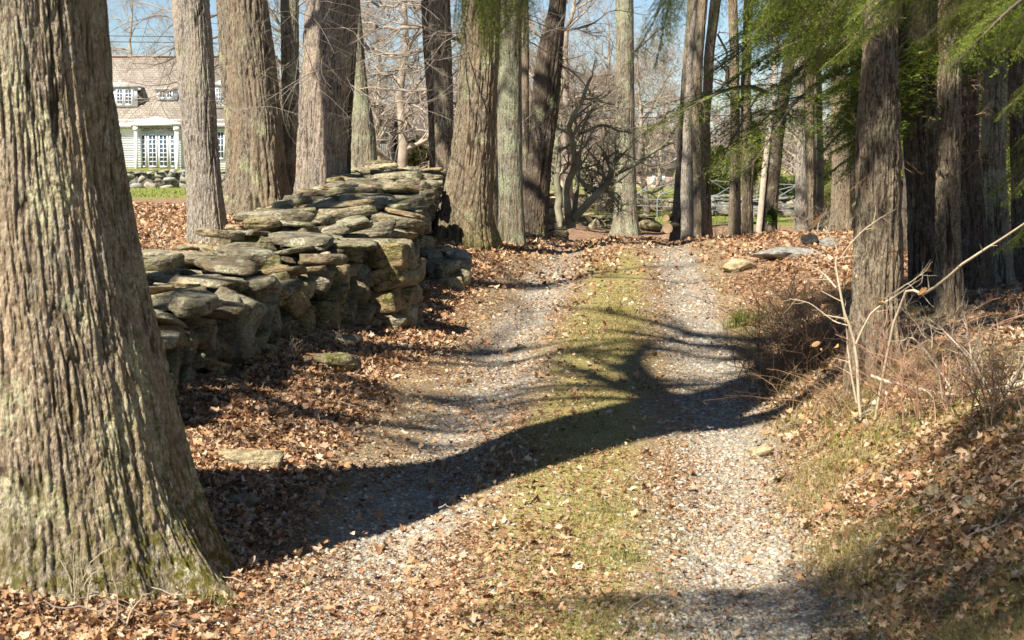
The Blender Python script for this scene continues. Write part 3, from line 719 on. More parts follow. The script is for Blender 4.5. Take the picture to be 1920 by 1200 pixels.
low_limb(t, [([(975, 70), (1030, 100), (1090, 150), (1150, 240)], t.location.y, t.location.y+2, .01), ([(975, 30), (1040, 55), (1100, 60), (1170, 100)], t.location.y, t.location.y+3, .01)], 'limb', 14, 1.)
maple('maple_tree', 'thin grey stem just right of the smooth grey trunk', [(983, 430, 16), (984, 300, 15), (985, 100, 14), (984, 0, 14)], Y=29, mat='bark_grey', seed=16, depth=.006, flare=.1, nphi=60, crown=.6)
t, _, _ = maple('maple_tree', 'dark brown trunk leaning right with a bend halfway up', [(1000, 422, 48), (1008, 340, 46), (1017, 250, 48), (1024, 170, 52), (1030, 110, 48), (1040, 40, 36), (1046, 0, 32)], Y=29, mat='bark_dark', seed=17, depth=.03, scale=1.3, flare=.12, nphi=160, crown=1.1)
low_limb(t, [([(1010, 210), (980, 230), (1000, 260), (1035, 262)], 29, 27, .01), ([(1030, 110), (1080, 140), (1120, 190), (1160, 190)], 29, 31, .02), ([(1045, 60), (1100, 50), (1150, 20), (1220, 30)], 29, 31, .02), ([(1020, 160), (975, 120), (950, 90), (930, 30)], 29, 31, .02)], 'limb', 15, 1.)
t, _, _ = maple('maple_tree', 'straight lichen-blotched trunk standing on the crest at the end of the lane', [(1173, 441, 46), (1173, 400, 42), (1173, 300, 37), (1172, 150, 34), (1171, 0, 33)], mat='bark_lichen', seed=18, depth=.015, flare=.2, fl_h=.25, nphi=130, crown=1., moss=(.2, .1))
low_limb(t, [([(1185, 100), (1230, 60), (1260, 40), (1290, 0)], 27, 29, .015), ([(1160, 200), (1110, 180), (1070, 150), (1050, 120)], 27, 30, .014)], 'limb', 16, 1.)
CL = 'close group of slim trunks on the crest'
for i, (lab, px, Yt, mt) in enumerate([
    ('leftmost slim trunk of the close group on the crest, leaning right', [(1269, 440, 25), (1273, 350, 17), (1279, 250, 15), (1288, 120, 16), (1298, 0, 17)], 30.2, 'bark_grey'),
    ('pale second trunk of the close group with a branch scar low down', [(1291, 438, 26), (1288, 350, 24), (1290, 250, 20), (1296, 120, 18), (1308, 0, 16)], 29.4, 'bark_pale'),
    ('third trunk of the close group, upright and brown', [(1312, 436, 20), (1309, 350, 18), (1306, 230, 18), (1310, 100, 18), (1318, 0, 18)], 28.8, 'bark_grey'),
    ('rightmost tall trunk of the close group on the crest', [(1326, 434, 19), (1324, 350, 17), (1323, 230, 18), (1330, 100, 20), (1342, 0, 20)], 28.2, 'bark_brown')]):
    maple('maple_tree', lab, px, Yt, mt, seed=30+i, depth=.01, flare=.12, nphi=90, crown=.8, group=CL)
maple('maple_tree', 'slim trunk in front of the hoop frame, first of the pair right of the gap', [(1378, 428, 22), (1378, 340, 20), (1378, 230, 18), (1377, 100, 18), (1374, 0, 18)], 27.5, 'bark_brown', seed=36, depth=.01, flare=.1, nphi=90, crown=.8)
t, _, _ = maple('maple_tree', 'gnarled forked trunk with a swollen burl in front of the hoop frame', [(1402, 430, 20), (1401, 350, 20), (1405, 285, 27), (1400, 240, 20), (1398, 160, 18), (1402, 60, 18), (1404, 0, 18)], 31.5, 'bark_brown', seed=37, depth=.016, flare=.1, nphi=90, crown=.8)
low_limb(t, [([(1395, 200), (1372, 160), (1358, 120), (1350, 60)], 31.5, 31.5, .07)], 'limb_dark', 17, .8)
maple('tree', 'dark leaning trunk right behind the utility pole', [(1442, 432, 26), (1449, 340, 25), (1458, 250, 25), (1469, 180, 24), (1484, 90, 22), (1495, 0, 20)], 30.5, 'bark_dark', seed=38, depth=.01, flare=.1, nphi=90, crown=.7)
ST = 'trunks behind the right bank'
for i, (lab, px, Yt, mt) in enumerate([
    ('pale tan trunk right of the dark leaning one', [(1503, 438, 22), (1502, 330, 20), (1500, 200, 19), (1500, 0, 18)], 28, 'bark_pale'),
    ('grey trunk close behind the pale tan one', [(1521, 436, 18), (1520, 330, 17), (1518, 200, 16), (1516, 0, 16)], 28.6, 'bark_brown'),
    ('narrow blotchy dark and light trunk of the middle right', [(1536, 436, 16), (1537, 330, 16), (1534, 200, 16), (1530, 0, 15)], 29, 'bark_lichen'),
    ('reddish-brown trunk with lichen left of the big right hand trunk', [(1578, 438, 40), (1578, 340, 35), (1575, 230, 33), (1572, 0, 31)], 26, 'bark_brown')]):
    maple('tree', lab, px, Yt, mt, seed=40+i, depth=.012, flare=.12, nphi=100, crown=.7, group=ST)
# --- the right hand hemlock stand
HG = 'hemlocks on the right bank'
HEM = []
for i, (lab, px, Yt, mt, n_) in enumerate([
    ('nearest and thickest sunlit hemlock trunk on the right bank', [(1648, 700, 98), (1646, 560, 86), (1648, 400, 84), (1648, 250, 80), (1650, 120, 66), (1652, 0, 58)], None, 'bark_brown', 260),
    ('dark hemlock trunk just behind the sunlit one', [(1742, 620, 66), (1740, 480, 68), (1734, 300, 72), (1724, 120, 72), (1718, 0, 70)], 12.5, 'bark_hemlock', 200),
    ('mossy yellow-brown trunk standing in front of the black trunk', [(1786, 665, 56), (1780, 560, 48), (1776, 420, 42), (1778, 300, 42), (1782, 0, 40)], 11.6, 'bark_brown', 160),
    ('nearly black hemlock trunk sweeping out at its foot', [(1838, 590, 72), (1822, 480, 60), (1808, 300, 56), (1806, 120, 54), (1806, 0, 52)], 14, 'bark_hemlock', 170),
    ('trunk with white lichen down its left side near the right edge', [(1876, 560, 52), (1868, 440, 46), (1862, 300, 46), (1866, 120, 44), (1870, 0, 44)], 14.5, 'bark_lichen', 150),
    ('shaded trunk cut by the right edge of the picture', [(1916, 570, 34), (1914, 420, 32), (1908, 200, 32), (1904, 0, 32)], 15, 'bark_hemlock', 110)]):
    t, A_, _ = maple('hemlock_tree', lab, px, Yt, mt, top=9, seed=50+i, depth=.02 if i < 4 else .012, scale=.8, flare=.16, nphi=n_, dz=.014 if i == 0 else .02, crown=0, group=HG, moss=(.1, .1))
    HEM.append((t, A_))

# --- the many-stemmed apple tree past the wall end
ap = at(1066, 425, 30); apz = float(G(ap.x, 30)); APR = empty('apple_tree', (ap.x, 30, apz), 'many-stemmed crooked apple tree with a dense twig crown beyond the wall end', 'tree')
def stems(root, lst, Y, mat, seed, tw=1., n1=8, name='stem', sub=True, cap=None):
    rg = np.random.default_rng(seed); rl = np.array(root.location); SP = []; SR = []
    for pix, r0, r1 in lst:
        n = len(pix); P = np.array([np.array(at(x, y, Y+dy)) for x, y, dy in pix])-rl
        t = np.linspace(0, n-1, 16); i = t.astype(int).clip(0, n-2); f = (t-i)[:, None]; Pm = np.pad(P, ((1, 1), (0, 0)), mode='edge')
        p0, p1, p2, p3 = Pm[i], Pm[i+1], Pm[i+2], Pm[i+3]
        C = .5*((2*p1)+(-p0+p2)*f+(2*p0-5*p1+4*p2-p3)*f*f+(-p0+3*p1-3*p2+p3)*f**3)
        SP.append(C+rg.normal(size=C.shape)*r0*.12); SR.append(np.linspace(r0, r1, 16))
        wood(name, [(SP[-1][None], SR[-1][None])], M[mat], root, (9,))
    if sub:
        P = np.stack(SP); Rr = np.stack(SR)
        a = sprout(rg, P, Rr, n1, .35, .98, 50, 1.0*tw, 9, .2, .05, .55)
        b = sprout(rg, *a, 6, .15, .95, 50, .5*tw, 7, .22, .03, .6)
        c = sprout(rg, *b, 5, .2, 1., 45, .26*tw, 5, .2, .05, .65)
        wood('twigs', [a, b, c], M[mat], root, (5, 4, 3))
stems(APR, [([(1052, 425, 0), (1045, 350, 0), (1046, 290, 0), (1040, 230, .2), (1058, 150, .3)], .07, .03),
            ([(1070, 428, 0), (1063, 360, 0), (1078, 300, 0), (1068, 240, -.2), (1090, 190, -.3), (1110, 140, -.3)], .075, .025),
            ([(1074, 425, 0), (1082, 350, .3), (1086, 290, .3), (1100, 220, .5), (1140, 190, .6)], .05, .02),
            ([(1074, 410, 0), (1112, 372, 0), (1140, 340, .2), (1148, 310, .2), (1165, 290, .3)], .07, .04),
            ([(1085, 335, .2), (1105, 352, .2), (1140, 360, .3), (1165, 385, .3)], .045, .025),
            ([(1145, 330, .2), (1190, 308, .4), (1230, 282, .5), (1262, 265, .5)], .045, .02),
            ([(1066, 380, 0), (1040, 330, .3), (1020, 260, .4), (1012, 190, .4)], .04, .015),
            ([(1090, 250, 0), (1130, 235, .2), (1160, 245, .3), (1190, 250, .5)], .03, .012)], 30, 'limb_lichen', 3, 1.05, 9)
# --- the maple row goes on to the left and behind the photographer; these stand outside the picture and shade the lane
for i, (lab, x, y, L, s_) in enumerate([('bare maple left of the huge one, outside the picture', -3.6, -1.6, 4., 81), ('bare maple behind the wall level with the huge maple, outside the picture', -6.2, 6.2, 4.2, 82),
        ('bare maple behind the wall level with its corner, outside the picture', -5.3, 12.2, 4.0, 83)]):
    rg = np.random.default_rng(s_); root = empty('maple_tree', (x, y, float(G(x, y))), lab, 'tree', MP)
    z = np.linspace(-.2, 10.5, 16); P = np.stack([z*.02+rg.normal(size=16)*.04, z*.01, z], -1)[None]; Rr = np.linspace(.34, .1, 16)[None]
    wood('trunk', [(P, Rr)], M['bark_grey'], root, (18,))
    l1 = sprout(rg, P, Rr, 13, .38, .97, 66, L, 10, .08, .03, .4, taperlen=.3); l2 = sprout(rg, *l1, 7, .25, .95, 45, L*.4, 8, .13, .02, .5)
    l3 = sprout(rg, *l2, 5, .2, .95, 42, L*.18, 5, .15, .0, .6); l4 = sprout(rg, *l3, 3, .3, 1., 38, L*.09, 4, .15, .03, .6)
    wood('crown', [l1, l2, l3, l4], M['limb'], root, (8, 5, 3, 3))

# ------------------------------------------------------------------ white house and other far buildings
M['white'] = plain('white_paint', (.80, .81, .86), .6, 0, .03)
M['shingle'] = None
def roof_mat(name, c1, c2):
    s = NT(name); v = s.co((1, 1, 1))
    br = s.n('ShaderNodeTexBrick'); s.l(v, br.inputs[0]); br.inputs['Scale'].default_value = 1
    br.inputs['Brick Width'].default_value = .22; br.inputs['Row Height'].default_value = .13; br.inputs['Mortar Size'].default_value = .012
    s.put(br.inputs['Color1'], c1); s.put(br.inputs['Color2'], c2); s.put(br.inputs['Mortar'], tuple(x*.35 for x in c2))
    c = s.mix(s.ramp(s.noise(1.3, 5), [(.3, 0.), (.7, .6)]), br.outputs[0], tuple(x*1.25 for x in c1))
    return s.done(c, s.bump(br.outputs[1], .4, .02), .9)
M['shingle'] = roof_mat('wood_shingles', (.30, .265, .225), (.20, .17, .14))
M['glass'] = plain('window_glass', (.045, .075, .12), .12); M['glass'].node_tree.nodes['Principled BSDF'].inputs['Specular IOR Level'].default_value = .8
M['fan_glass'] = plain('fanlight_glass', (.05, .07, .08), .15)
M['shade_black'] = plain('shade_black_paint', (.05, .045, .04), .7)  # near-black for the dormer's painted side shadow, also used on the lantern
M['grey_board'] = plain('weathered_boards', (.36, .35, .34), .9, 0, .25, 3)
M['dark_roof'] = plain('dark_roof', (.09, .08, .075), .9)
M['pink'] = plain('pink_wall', (.50, .34, .29), .9)
M['pole'] = plain('pole_wood', (.40, .34, .27), .9, 0, .3, 12)
M['wire'] = plain('black_cable', (.05, .05, .05), .6)
M['steel'] = plain('galvanised_tube', (.27, .285, .31), .5, .35, .08)
def house():
    Y = 94.; s = Y/F_PX
    X = lambda px: (px-960)*s
    z = lambda py: float(at(960, py, Y).z)
    zb = z(329); ze = z(224); x0, x1 = X(60), X(497)
    root = empty('white_house', ((x0+x1)/2, Y, zb), 'long white clapboard house with a wood shingle roof and french doors behind the lawn', 'house')
    o = Vector(root.location)
    m = MB()
    # clapboards: each course leans out a little
    n = 26; h = (ze-zb+.35)/n
    for k in range(n):
        a = zb-.35+k*h
        V = [(x0, Y-.02, a), (x1, Y-.02, a), (x1, Y, a+h), (x0, Y, a+h), (x0, Y, a), (x1, Y, a)]
        m.add(V, [(0, 1, 2, 3), (4, 5, 1, 0)])
    m.box(x0, Y+.005, zb-.5, x1, Y+7.4, ze)
    for q in m.v: q -= np.array(o)
    m.build('wall', M['white'], root)
    Lp = lambda v: tuple(np.array(v)-np.array(o))
    # roof: two slopes, ridge along x
    ry = Y+3.7; rz = float(at(960, 106, ry).z)
    m = MB(); sl = math.hypot(ry-Y+.35, rz-ze)
    m.prism([(-(ry-Y+.35), ze-.03-(rz-ze)*.095), (0, rz), (ry-Y+.35, ze-.03-(rz-ze)*.095), (ry-Y+.35, ze-.15-(rz-ze)*.095), (0, rz-.16), (-(ry-Y+.35), ze-.15-(rz-ze)*.095)], 0, 1)
    V = np.concatenate(m.v); V = np.stack([x0-.3+V[:, 1]*(x1-x0+.6), ry+V[:, 0], V[:, 2]], -1)-np.array(o); m.v = [V]
    rf = m.build('roof', M['shingle'], root)
    m = MB(); m.box(x0-.3, ry-.12, rz-.01, x1+.3, ry+.12, rz+.05); m.v[0] -= np.array(o); m.build('ridge_cap', plain('ridge_red', (.34, .19, .13)), rf)
    m = MB(); m.box(x0-.25, Y-.32, ze-.42, x1+.25, Y-.022, ze-.2); m.v[0] -= np.array(o); m.build('eave_board', M['white'], root)
    def window(px0, px1, py0, py1, yy, nx, ny, parent, name='window', gl='glass', sash=None):
        a, b = X(px0), X(px1); c, d = z(py1), z(py0); k = MB(); t = .05
        k.box(a-.07, yy-.06, c-.07, a, yy, d+.07); k.box(b, yy-.06, c-.07, b+.07, yy, d+.07)
        k.box(a, yy-.06, d, b, yy, d+.07); k.box(a, yy-.075, c-.08, b, yy, c)
        for i in range(1, nx): q = a+(b-a)*i/nx; k.box(q-.018, yy-.045, c, q+.018, yy-.01, d)
        for j in range(1, ny): q = c+(d-c)*j/ny; k.box(a, yy-.042, q-.018, b, yy-.012, q+.018)
        for v in k.v: v -= np.array(o)
        w_ = k.build(name, M['white'], parent)
        g = MB(); g.box(a+.002, yy-.03, c+.002, b-.002, yy-.008, d-.002); g.v[0] -= np.array(o); g.build('pane', M[gl], w_)
        return w_
    # entrance: pediment porch, fanlight, french doors and sidelights
    yy = Y-.35
    m = MB()
    for px0, px1 in ((259, 264), (334, 341)):
        m.box(X(px0), yy-.15, zb-.3, X(px1), yy+.05, z(240)); m.box(X(px0)-.05, yy-.2, z(245), X(px1)+.05, yy+.1, z(238))
    m.box(X(255), yy-.17, zb-.4, X(345), Y-.03, zb+.1)
    pr = m
    for v in pr.v: v -= np.array(o)
    po = pr.build('portico', M['white'], root)
    m = MB(); m.prism([(X(252), z(236)), (X(348), z(236)), (X(348), z(231)), (X(300), z(219)), (X(252), z(231))], yy-.22, Y-.03)
    m.v[0] -= np.array(o); m.build('pediment', M['white'], po)
    m = MB(); m.box(X(269), yy-.005+.25, zb+.1, X(333), yy+.3, z(238)); m.v[0] -= np.array(o); m.build('door_surround', plain('cream_paint', (.72, .70, .62)), po)
    yd = yy+.24
    for (a, b, nx, nm) in ((271, 276.5, 1, 'sidelight'), (284, 296.5, 2, 'french_door'), (304, 317, 2, 'french_door'), (325, 330.5, 1, 'sidelight')):
        window(a, b, 254, 311, yd, nx, 7, root, nm)
    m = MB(); cx, cz = X(301), z(245); rx, rz2 = X(330)-X(301), (z(237.5)-z(246))*1.0
    th = np.linspace(0, math.pi, 25); pts = [(cx+rx*math.cos(t), cz+rz2*math.sin(t)) for t in th]
    m.prism(pts, yd-.03, yd-.005); m.v[0] -= np.array(o); fl = m.build('fanlight', M['fan_glass'], root)
    m = MB()
    for t in np.linspace(.25, math.pi-.25, 7): m.tube([Lp((cx, yd-.04, cz)), Lp((cx+rx*math.cos(t)*.97, yd-.04, cz+rz2*math.sin(t)*.97))], .015, 4)
    m.build('muntin', M['white'], fl)
    m = MB(); m.tube([Lp((cx, yd-.3, z(233))), Lp((cx, yd-.3, z(237)))], .09, 8); m.build('porch_lantern', M['shade_black'], po)
    window(412, 422, 248, 296, Y-.03, 2, 4, root)
    window(150, 175, 248, 296, Y-.03, 3, 4, root); window(460, 475, 248, 296, Y-.03, 2, 4, root)
    # dormers
    def dormer(px0, px1, py0, py1, wins, shed=False, shade_px=None):
        d = MB(); a, b, c, e = X(px0), X(px1), z(py1), z(py0)
        y0 = Y+max(0.2, (c-ze)/(rz-ze)*3.7)-.1
        d.box(a, y0, c, b, y0+2.2, e)
        for v in d.v: v -= np.array(o)
        dd = d.build('dormer', M['white'], root)
        rr = MB(); up = z(py0-(4 if shed else 9))
        if shed: P = [(a-.12, e), (b+.12, e), (b+.12, e+.09), (a-.12, e+.09)]
        else: P = [(a-.15, e), (b+.15, e), (b+.15, e+.07), ((a+b)/2, up+.07), (a-.15, e+.07)]
        rr.prism(P, y0-.15, y0+2.4); rr.v[0] -= np.array(o); rr.build('dormer_roof', M['grey_board'], dd)
        for (p, q, r1, r2, nx, ny) in wins: window(p, q, r1, r2, y0-.003, nx, ny, dd)
        if shade_px:
            sb = MB(); sb.box(X(shade_px[0]), y0+.2, z(py1-2), X(shade_px[1]), y0+.25, z(py0+4)); sb.v[0] -= np.array(o); sb.build('shade_black', M['shade_black'], dd)  # dark strip standing in for the shadow beside the dormer
        return dd
    dormer(196, 257, 163, 199, [(201, 209, 166, 194, 2, 4), (221, 230, 168, 194, 2, 4), (236, 247, 168, 194, 2, 4)], shade_px=(257, 268))
    dormer(291, 329, 167, 186, [(298, 307, 169, 181, 2, 2), (312, 320, 169, 181, 2, 2)], True)
    dormer(404, 430, 160, 202, [(407, 414, 166, 196, 2, 4), (417, 424, 166, 196, 2, 4)])
    dormer(470, 492, 167, 186, [(474, 486, 170, 181, 3, 2)], True)
house()
def gable_house(name, label, px0, px1, py_e, py_r, py_b, Y, wm, rm, cat, dep=5., wins=()):
    s = Y/F_PX; x0, x1 = (px0-960)*s, (px1-960)*s; ze, zr, zb = (float(at(960, q, Y).z) for q in (py_e, py_r, py_b))
    root = empty(name, ((x0+x1)/2, Y, zb), label, cat); o = np.array(root.location)
    m = MB().box(x0, Y, zb-.5, x1, Y+dep, ze); m.v[0] -= o; m.build('wall', M[wm], root)
    m = MB(); m.prism([(-.3, ze), (dep/2, zr), (dep+.3, ze), (dep+.3, ze+.12), (dep/2, zr+.15), (-.3, ze+.12)], 0, 1)
    V = m.v[0]; m.v = [np.stack([x0-.2+V[:, 1]*(x1-x0+.4), Y+V[:, 0], V[:, 2]], -1)-o]; m.build('roof', M[rm], root)
    for (a, b, c, d) in wins:
        m = MB(); m.box((a-960)*s, Y-.04, float(at(960, d, Y).z), (b-960)*s, Y-.01, float(at(960, c, Y).z)); m.v[0] -= o; w_ = m.build('window', M['white'], root)
        m = MB(); k = .08; m.box((a-960)*s+k, Y-.05, float(at(960, d, Y).z)+k, (b-960)*s-k, Y-.042, float(at(960, c, Y).z)-k); m.v[0] -= o; m.build('pane', M['glass'], w_)
    return root
def shed():
    Y = 62.; s = Y/F_PX
    r = gable_house('shed', 'weathered grey board shed with a dark roof seen over the wall top', 690, 727, 248, 222, 322, Y, 'grey_board', 'dark_roof', 'shed', 4.)
    o = np.array(r.location); m = MB()
    for k in range(9):
        x = (692+k*4-960)*s; m.box(x, Y-.025, float(at(0, 320, Y).z), x+.012, Y-.002, float(at(0, 250, Y).z))
    for v in m.v: v -= o
    m.build('batten', M['dark_roof'], r)
shed()
gable_house('barn', 'low dark barn behind the layered limbs right of the grey shed', 735, 830, 262, 236, 322, 66, 'dark_roof', 'dark_roof', 'barn', 5.)
gable_house('pink_house', 'pale pink house glimpsed through twigs left of the slim trunk group', 1195, 1262, 318, 280, 375, 100, 'pink', 'dark_roof', 'house', 6., [(1222, 1228, 325, 345), (1240, 1246, 325, 345)])
gable_house('garden_shed', 'small pink-grey shed low behind the apple tree', 1118, 1152, 350, 338, 378, 74, 'pink', 'grey_board', 'shed', 3.)

# ------------------------------------------------------------------ hoop frame
def hoop_frame():
    # ridge runs from far left to near right
    A = at(1237, 334, 60.); B = at(1496, 347, 52.)
    za = float(at(1205, 416, 60).z); zb = float(at(1476, 440, 50).z)
    root = empty('hoop_frame', (A.x, A.y, za), 'long galvanised steel hoop frame without cover on the far lawn', 'hoop frame'); o = np.array(root.location)
    A = np.array(A); B = np.array(B); d = (B-A)/np.linalg.norm(B-A); side = np.array([d[1], -d[0], 0]); side /= np.linalg.norm(side); n = 6; hoops = []
    hw = 1.0
    for k in range(n):
        p = A+(B-A)*k/(n-1); gzz = float(G(p[0], p[1]))
        H = p[2]-gzz; sh = gzz+H*.58
        P = [p+side*hw+[0, 0, gzz-.02-p[2]], p+side*hw+[0, 0, sh-.12-p[2]], p+side*(hw-.04)+[0, 0, sh-.03-p[2]], p+side*(hw-.12)+[0, 0, sh+.05-p[2]], p, p-side*(hw-.12)+[0, 0, sh+.05-p[2]], p-side*(hw-.04)+[0, 0, sh-.03-p[2]], p-side*hw+[0, 0, sh-.12-p[2]], p-side*hw+[0, 0, gzz-.02-p[2]]]
        P = np.array(P)-o; m = MB(); m.tube(P, .019, 8); m.build('hoop', M['steel'], root, smooth=True); hoops.append(P)
    for i in (1, 4, 7):
        m = MB(); m.tube([h[i] for h in hoops], .014, 6); m.build('rail', M['steel'], root, smooth=True)
    for sgn, i in ((0, 1), (1, 7)):
        m = MB(); m.tube([h[i]*[1, 1, .72]+[0, 0, .0] for h in hoops], .016, 6); m.build('rail', M['steel'], root, smooth=True)
    for k, (i, j) in ((0, (3, 4)), (1, (3, 4)), (3, (5, 4)), (4, (3, 4))):
        m = MB(); m.tube([hoops[k][i], hoops[k+1][4]], .015, 6); m.build('brace', M['steel'], root, smooth=True)
hoop_frame()
# ------------------------------------------------------------------ utility pole and lines
def pole():
    Y = 44.; b = at(1420, 425, Y); gz = float(G(b.x, Y)); root = empty('utility_pole', (b.x, Y, gz), 'slim pale wooden utility pole left of the dark leaning trunk', 'utility pole'); o = np.array(root.location)
    t = at(1449, 196, Y); rg = np.random.default_rng(2)
    m = MB(); m.tube([np.array((b.x, Y, gz-.3))-o, np.array(at(1434, 320, Y))-o, np.array(t)-o, np.array(at(1458, 60, Y))-o, np.array(at(1466, -120, Y))-o], [.085, .08, .075, .07, .07], 12); m.build('pole', M['pole'], root, smooth=True)
    m = MB(); m.tube([np.array(at(1440, 330, Y-.2))-o, np.array(at(1452, 205, Y-.2))-o, np.array(at(1461, 60, Y-.2))-o], .03, 8); m.build('conduit', M['steel'], root, smooth=True)
    P, T = rock(rg, .08, .07, .08, 2); m = MB(); m.add(P+np.array(at(1443, 244, Y-.25))-o, tris=T); m.build('insulator', M['white'], root, smooth=True)
    return root
pole()
for lab, y0, y1, r in (('pale upper power line crossing behind the trunks', 195, 205, .012), ('dark lower power line crossing behind the trunks', 207, 214, .012)):
    a, b = at(640, y0-2, 70), at(1449, y1, 44.3); P = [np.array(a)+(np.array(b)-np.array(a))*t-np.array([0, 0, .55*math.sin(math.pi*t)*.4]) for t in np.linspace(0, 1, 14)]
    P = np.array(P); m = MB(); m.tube(P-P[0], r, 5); o = m.build('power_line', M['steel'] if y0 == 195 else M['wire'], smooth=True, loc=P[0]); tag(o, lab, 'power line')
for lab, y0 in (('upper thin cable in the sky above the white house roof', 66), ('lower thin cable in the sky above the white house roof', 77)):
    P = np.array([np.array(at(x, y0+(x-100)*.012, 88)) for x in (60, 200, 400, 560)]); m = MB(); m.tube(P-P[0], .02, 5); tag(m.build('power_line', M['wire'], smooth=True, loc=P[0]), lab, 'power line')

# ------------------------------------------------------------------ cut logs beyond the crest
M['cut'] = plain('cut_wood', (.30, .2, .13), .8, 0, .3)
def log(label, px, py, wpx, lpx, Y, ang):
    p = at(px, py, Y); r = wpx*Y/F_PX/2; L = lpx*Y/F_PX; root = empty('cut_log', p, label, 'log', 'cut logs beyond the crest')
    d = np.array([math.sin(ang), math.cos(ang), 0]); n = 10
    m = MB(); m.tube([d*L*t for t in np.linspace(0, 1, n)], r*(1+.06*np.sin(np.arange(n)*2.1)), 18); m.build('bark', M['bark_lichen'], root, smooth=True)
    m = MB(); s_ = np.array([d[1], -d[0], 0]); V = [-d*.004]+[-d*.004+(s_*math.cos(t)+np.array([0, 0, 1])*math.sin(t))*r*.97 for t in np.linspace(0, TAU, 18, endpoint=False)]
    m.add(V, tris=[(0, i+1, (i+1) % 18+1) for i in range(18)]); m.build('cut_end', M['cut'], root)
log('cut log with an orange end at the foot of the slim trunk group', 1252, 428, 20, 60, 28, .35)
log('short thin cut log lying on top of the first log', 1249, 409, 13, 40, 28.1, .3)
loose_rock('rock', 'broad mossy rock between the crest trunk and the slim trunk group', 1217, 424, 48, 30, 'stone_moss', .8, 91, 0, 0, RK, sub=3)

# ------------------------------------------------------------------ background trees
def far_tree(name, label, px, Y, h, seed, mat='twig_far', lean=0, group='bare trees behind the lane', crown_lo=.18, rad=.16, L=None, dens=1, pyb=None):
    rg = np.random.default_rng(seed); x = gx(px, Y); gz = float(G(x, Y)); root = empty(name, (x, Y, gz), label, 'tree', group)
    n = 14; z = np.linspace(-.2, h, n); wob = np.cumsum(rg.normal(size=(n, 2))*h*.008, 0)
    P = np.stack([wob[:, 0]+lean*z, wob[:, 1], z], -1)[None]; Rr = (rad*np.linspace(1, .15, n))[None]
    wood('trunk', [(P, Rr)], M[mat], root, (9,))
    L = L or h*.42
    l1 = sprout(rg, P, Rr, int(20*dens), crown_lo, .97, 58, L, 9, .11, .06, .5)
    l2 = sprout(rg, *l1, 6, .2, .95, 44, L*.42, 7, .14, .03, .6)
    l3 = sprout(rg, *l2, 5, .15, .95, 42, L*.2, 5, .16, .03, .7)
    l4 = sprout(rg, *l3, 4, .2, 1., 40, L*.1, 4, .16, .03, .8)
    for l in (l3, l4): np.maximum(l[1], .004*Y/45, out=l[1])
    wood('crown', [l1, l2, l3, l4], M[mat], root, (6, 4, 3, 3))
    return root
def copy_tree(r, label, loc, rz, s):
    c = r.copy(); COL.objects.link(c); c.location = loc; c.rotation_euler = (0, 0, rz); c.scale = (s, s, s); c['label'] = label
    for ch in list(r.children):
        d = ch.copy(); COL.objects.link(d); d.parent = c
    return c
FT = [far_tree('bare_tree', 'bare twiggy tree behind the wall end, left of the lane gap', 760, 48, 8.5, 61, crown_lo=.14),
      far_tree('bare_tree', 'bare tree with dense fine twigs above the apple tree', 1075, 50, 8.0, 62, crown_lo=.12, L=3.4),
      far_tree('bare_shrub_tree', 'broad reddish twiggy tree behind the apple tree', 1125, 66, 7.0, 63, crown_lo=.06, L=4.0, dens=1.4)]
for i, (lab, k, px, Y, rz, s) in enumerate([
    ('bare tree rising behind the white house at its left', 0, 255, 112, 1., 1.35), ('bare tree rising behind the white house beside the pale trunk', 1, 345, 116, 2., 1.2),
    ('bare tree behind the slender lichen-patched trunk', 1, 560, 60, .5, 1.1), ('low bare tree in front of the shed', 2, 720, 56, 1.3, .75),
    ('bare tree behind the thick pinkish trunk', 2, 655, 70, 2.2, 1.2), ('bare tree filling the gap right of the layered limbs', 1, 800, 64, 3., 1.1),
    ('bare tree behind the stout leaning trunk', 0, 900, 70, 4., .9), ('bare tree behind the dark bent trunk', 2, 1010, 72, 5.2, .8),
    ('low twiggy tree left of the crest trunk', 2, 1060, 60, .9, .72), ('low twiggy tree right of the crest trunk', 2, 1215, 62, 2.4, .8), 
    ('brown twiggy tree directly behind the crest trunk', 2, 1175, 80, 3.9, .85), ('pale bare tree over the pink house', 0, 1240, 86, 5.6, .85),
    ('thin bare tree behind the hoop frame', 1, 1340, 84, 2.8, .62), ('small purple-brown tree behind the utility pole', 2, 1425, 92, 4.4, .75),
    ('bare tree behind the pale tan trunk', 0, 1520, 78, 1.8, .9), ('bare tree behind the reddish-brown trunk', 2, 1590, 70, .4, 1.),
    ('low scrubby tree between wall and far lawn', 2, 985, 62, 1.1, .8), ('tall bare tree behind the smooth grey trunk', 0, 940, 68, 2.7, .7)]):
    x = gx(px, Y); copy_tree(FT[k], lab, (x, Y, float(G(x, Y))), rz, s)
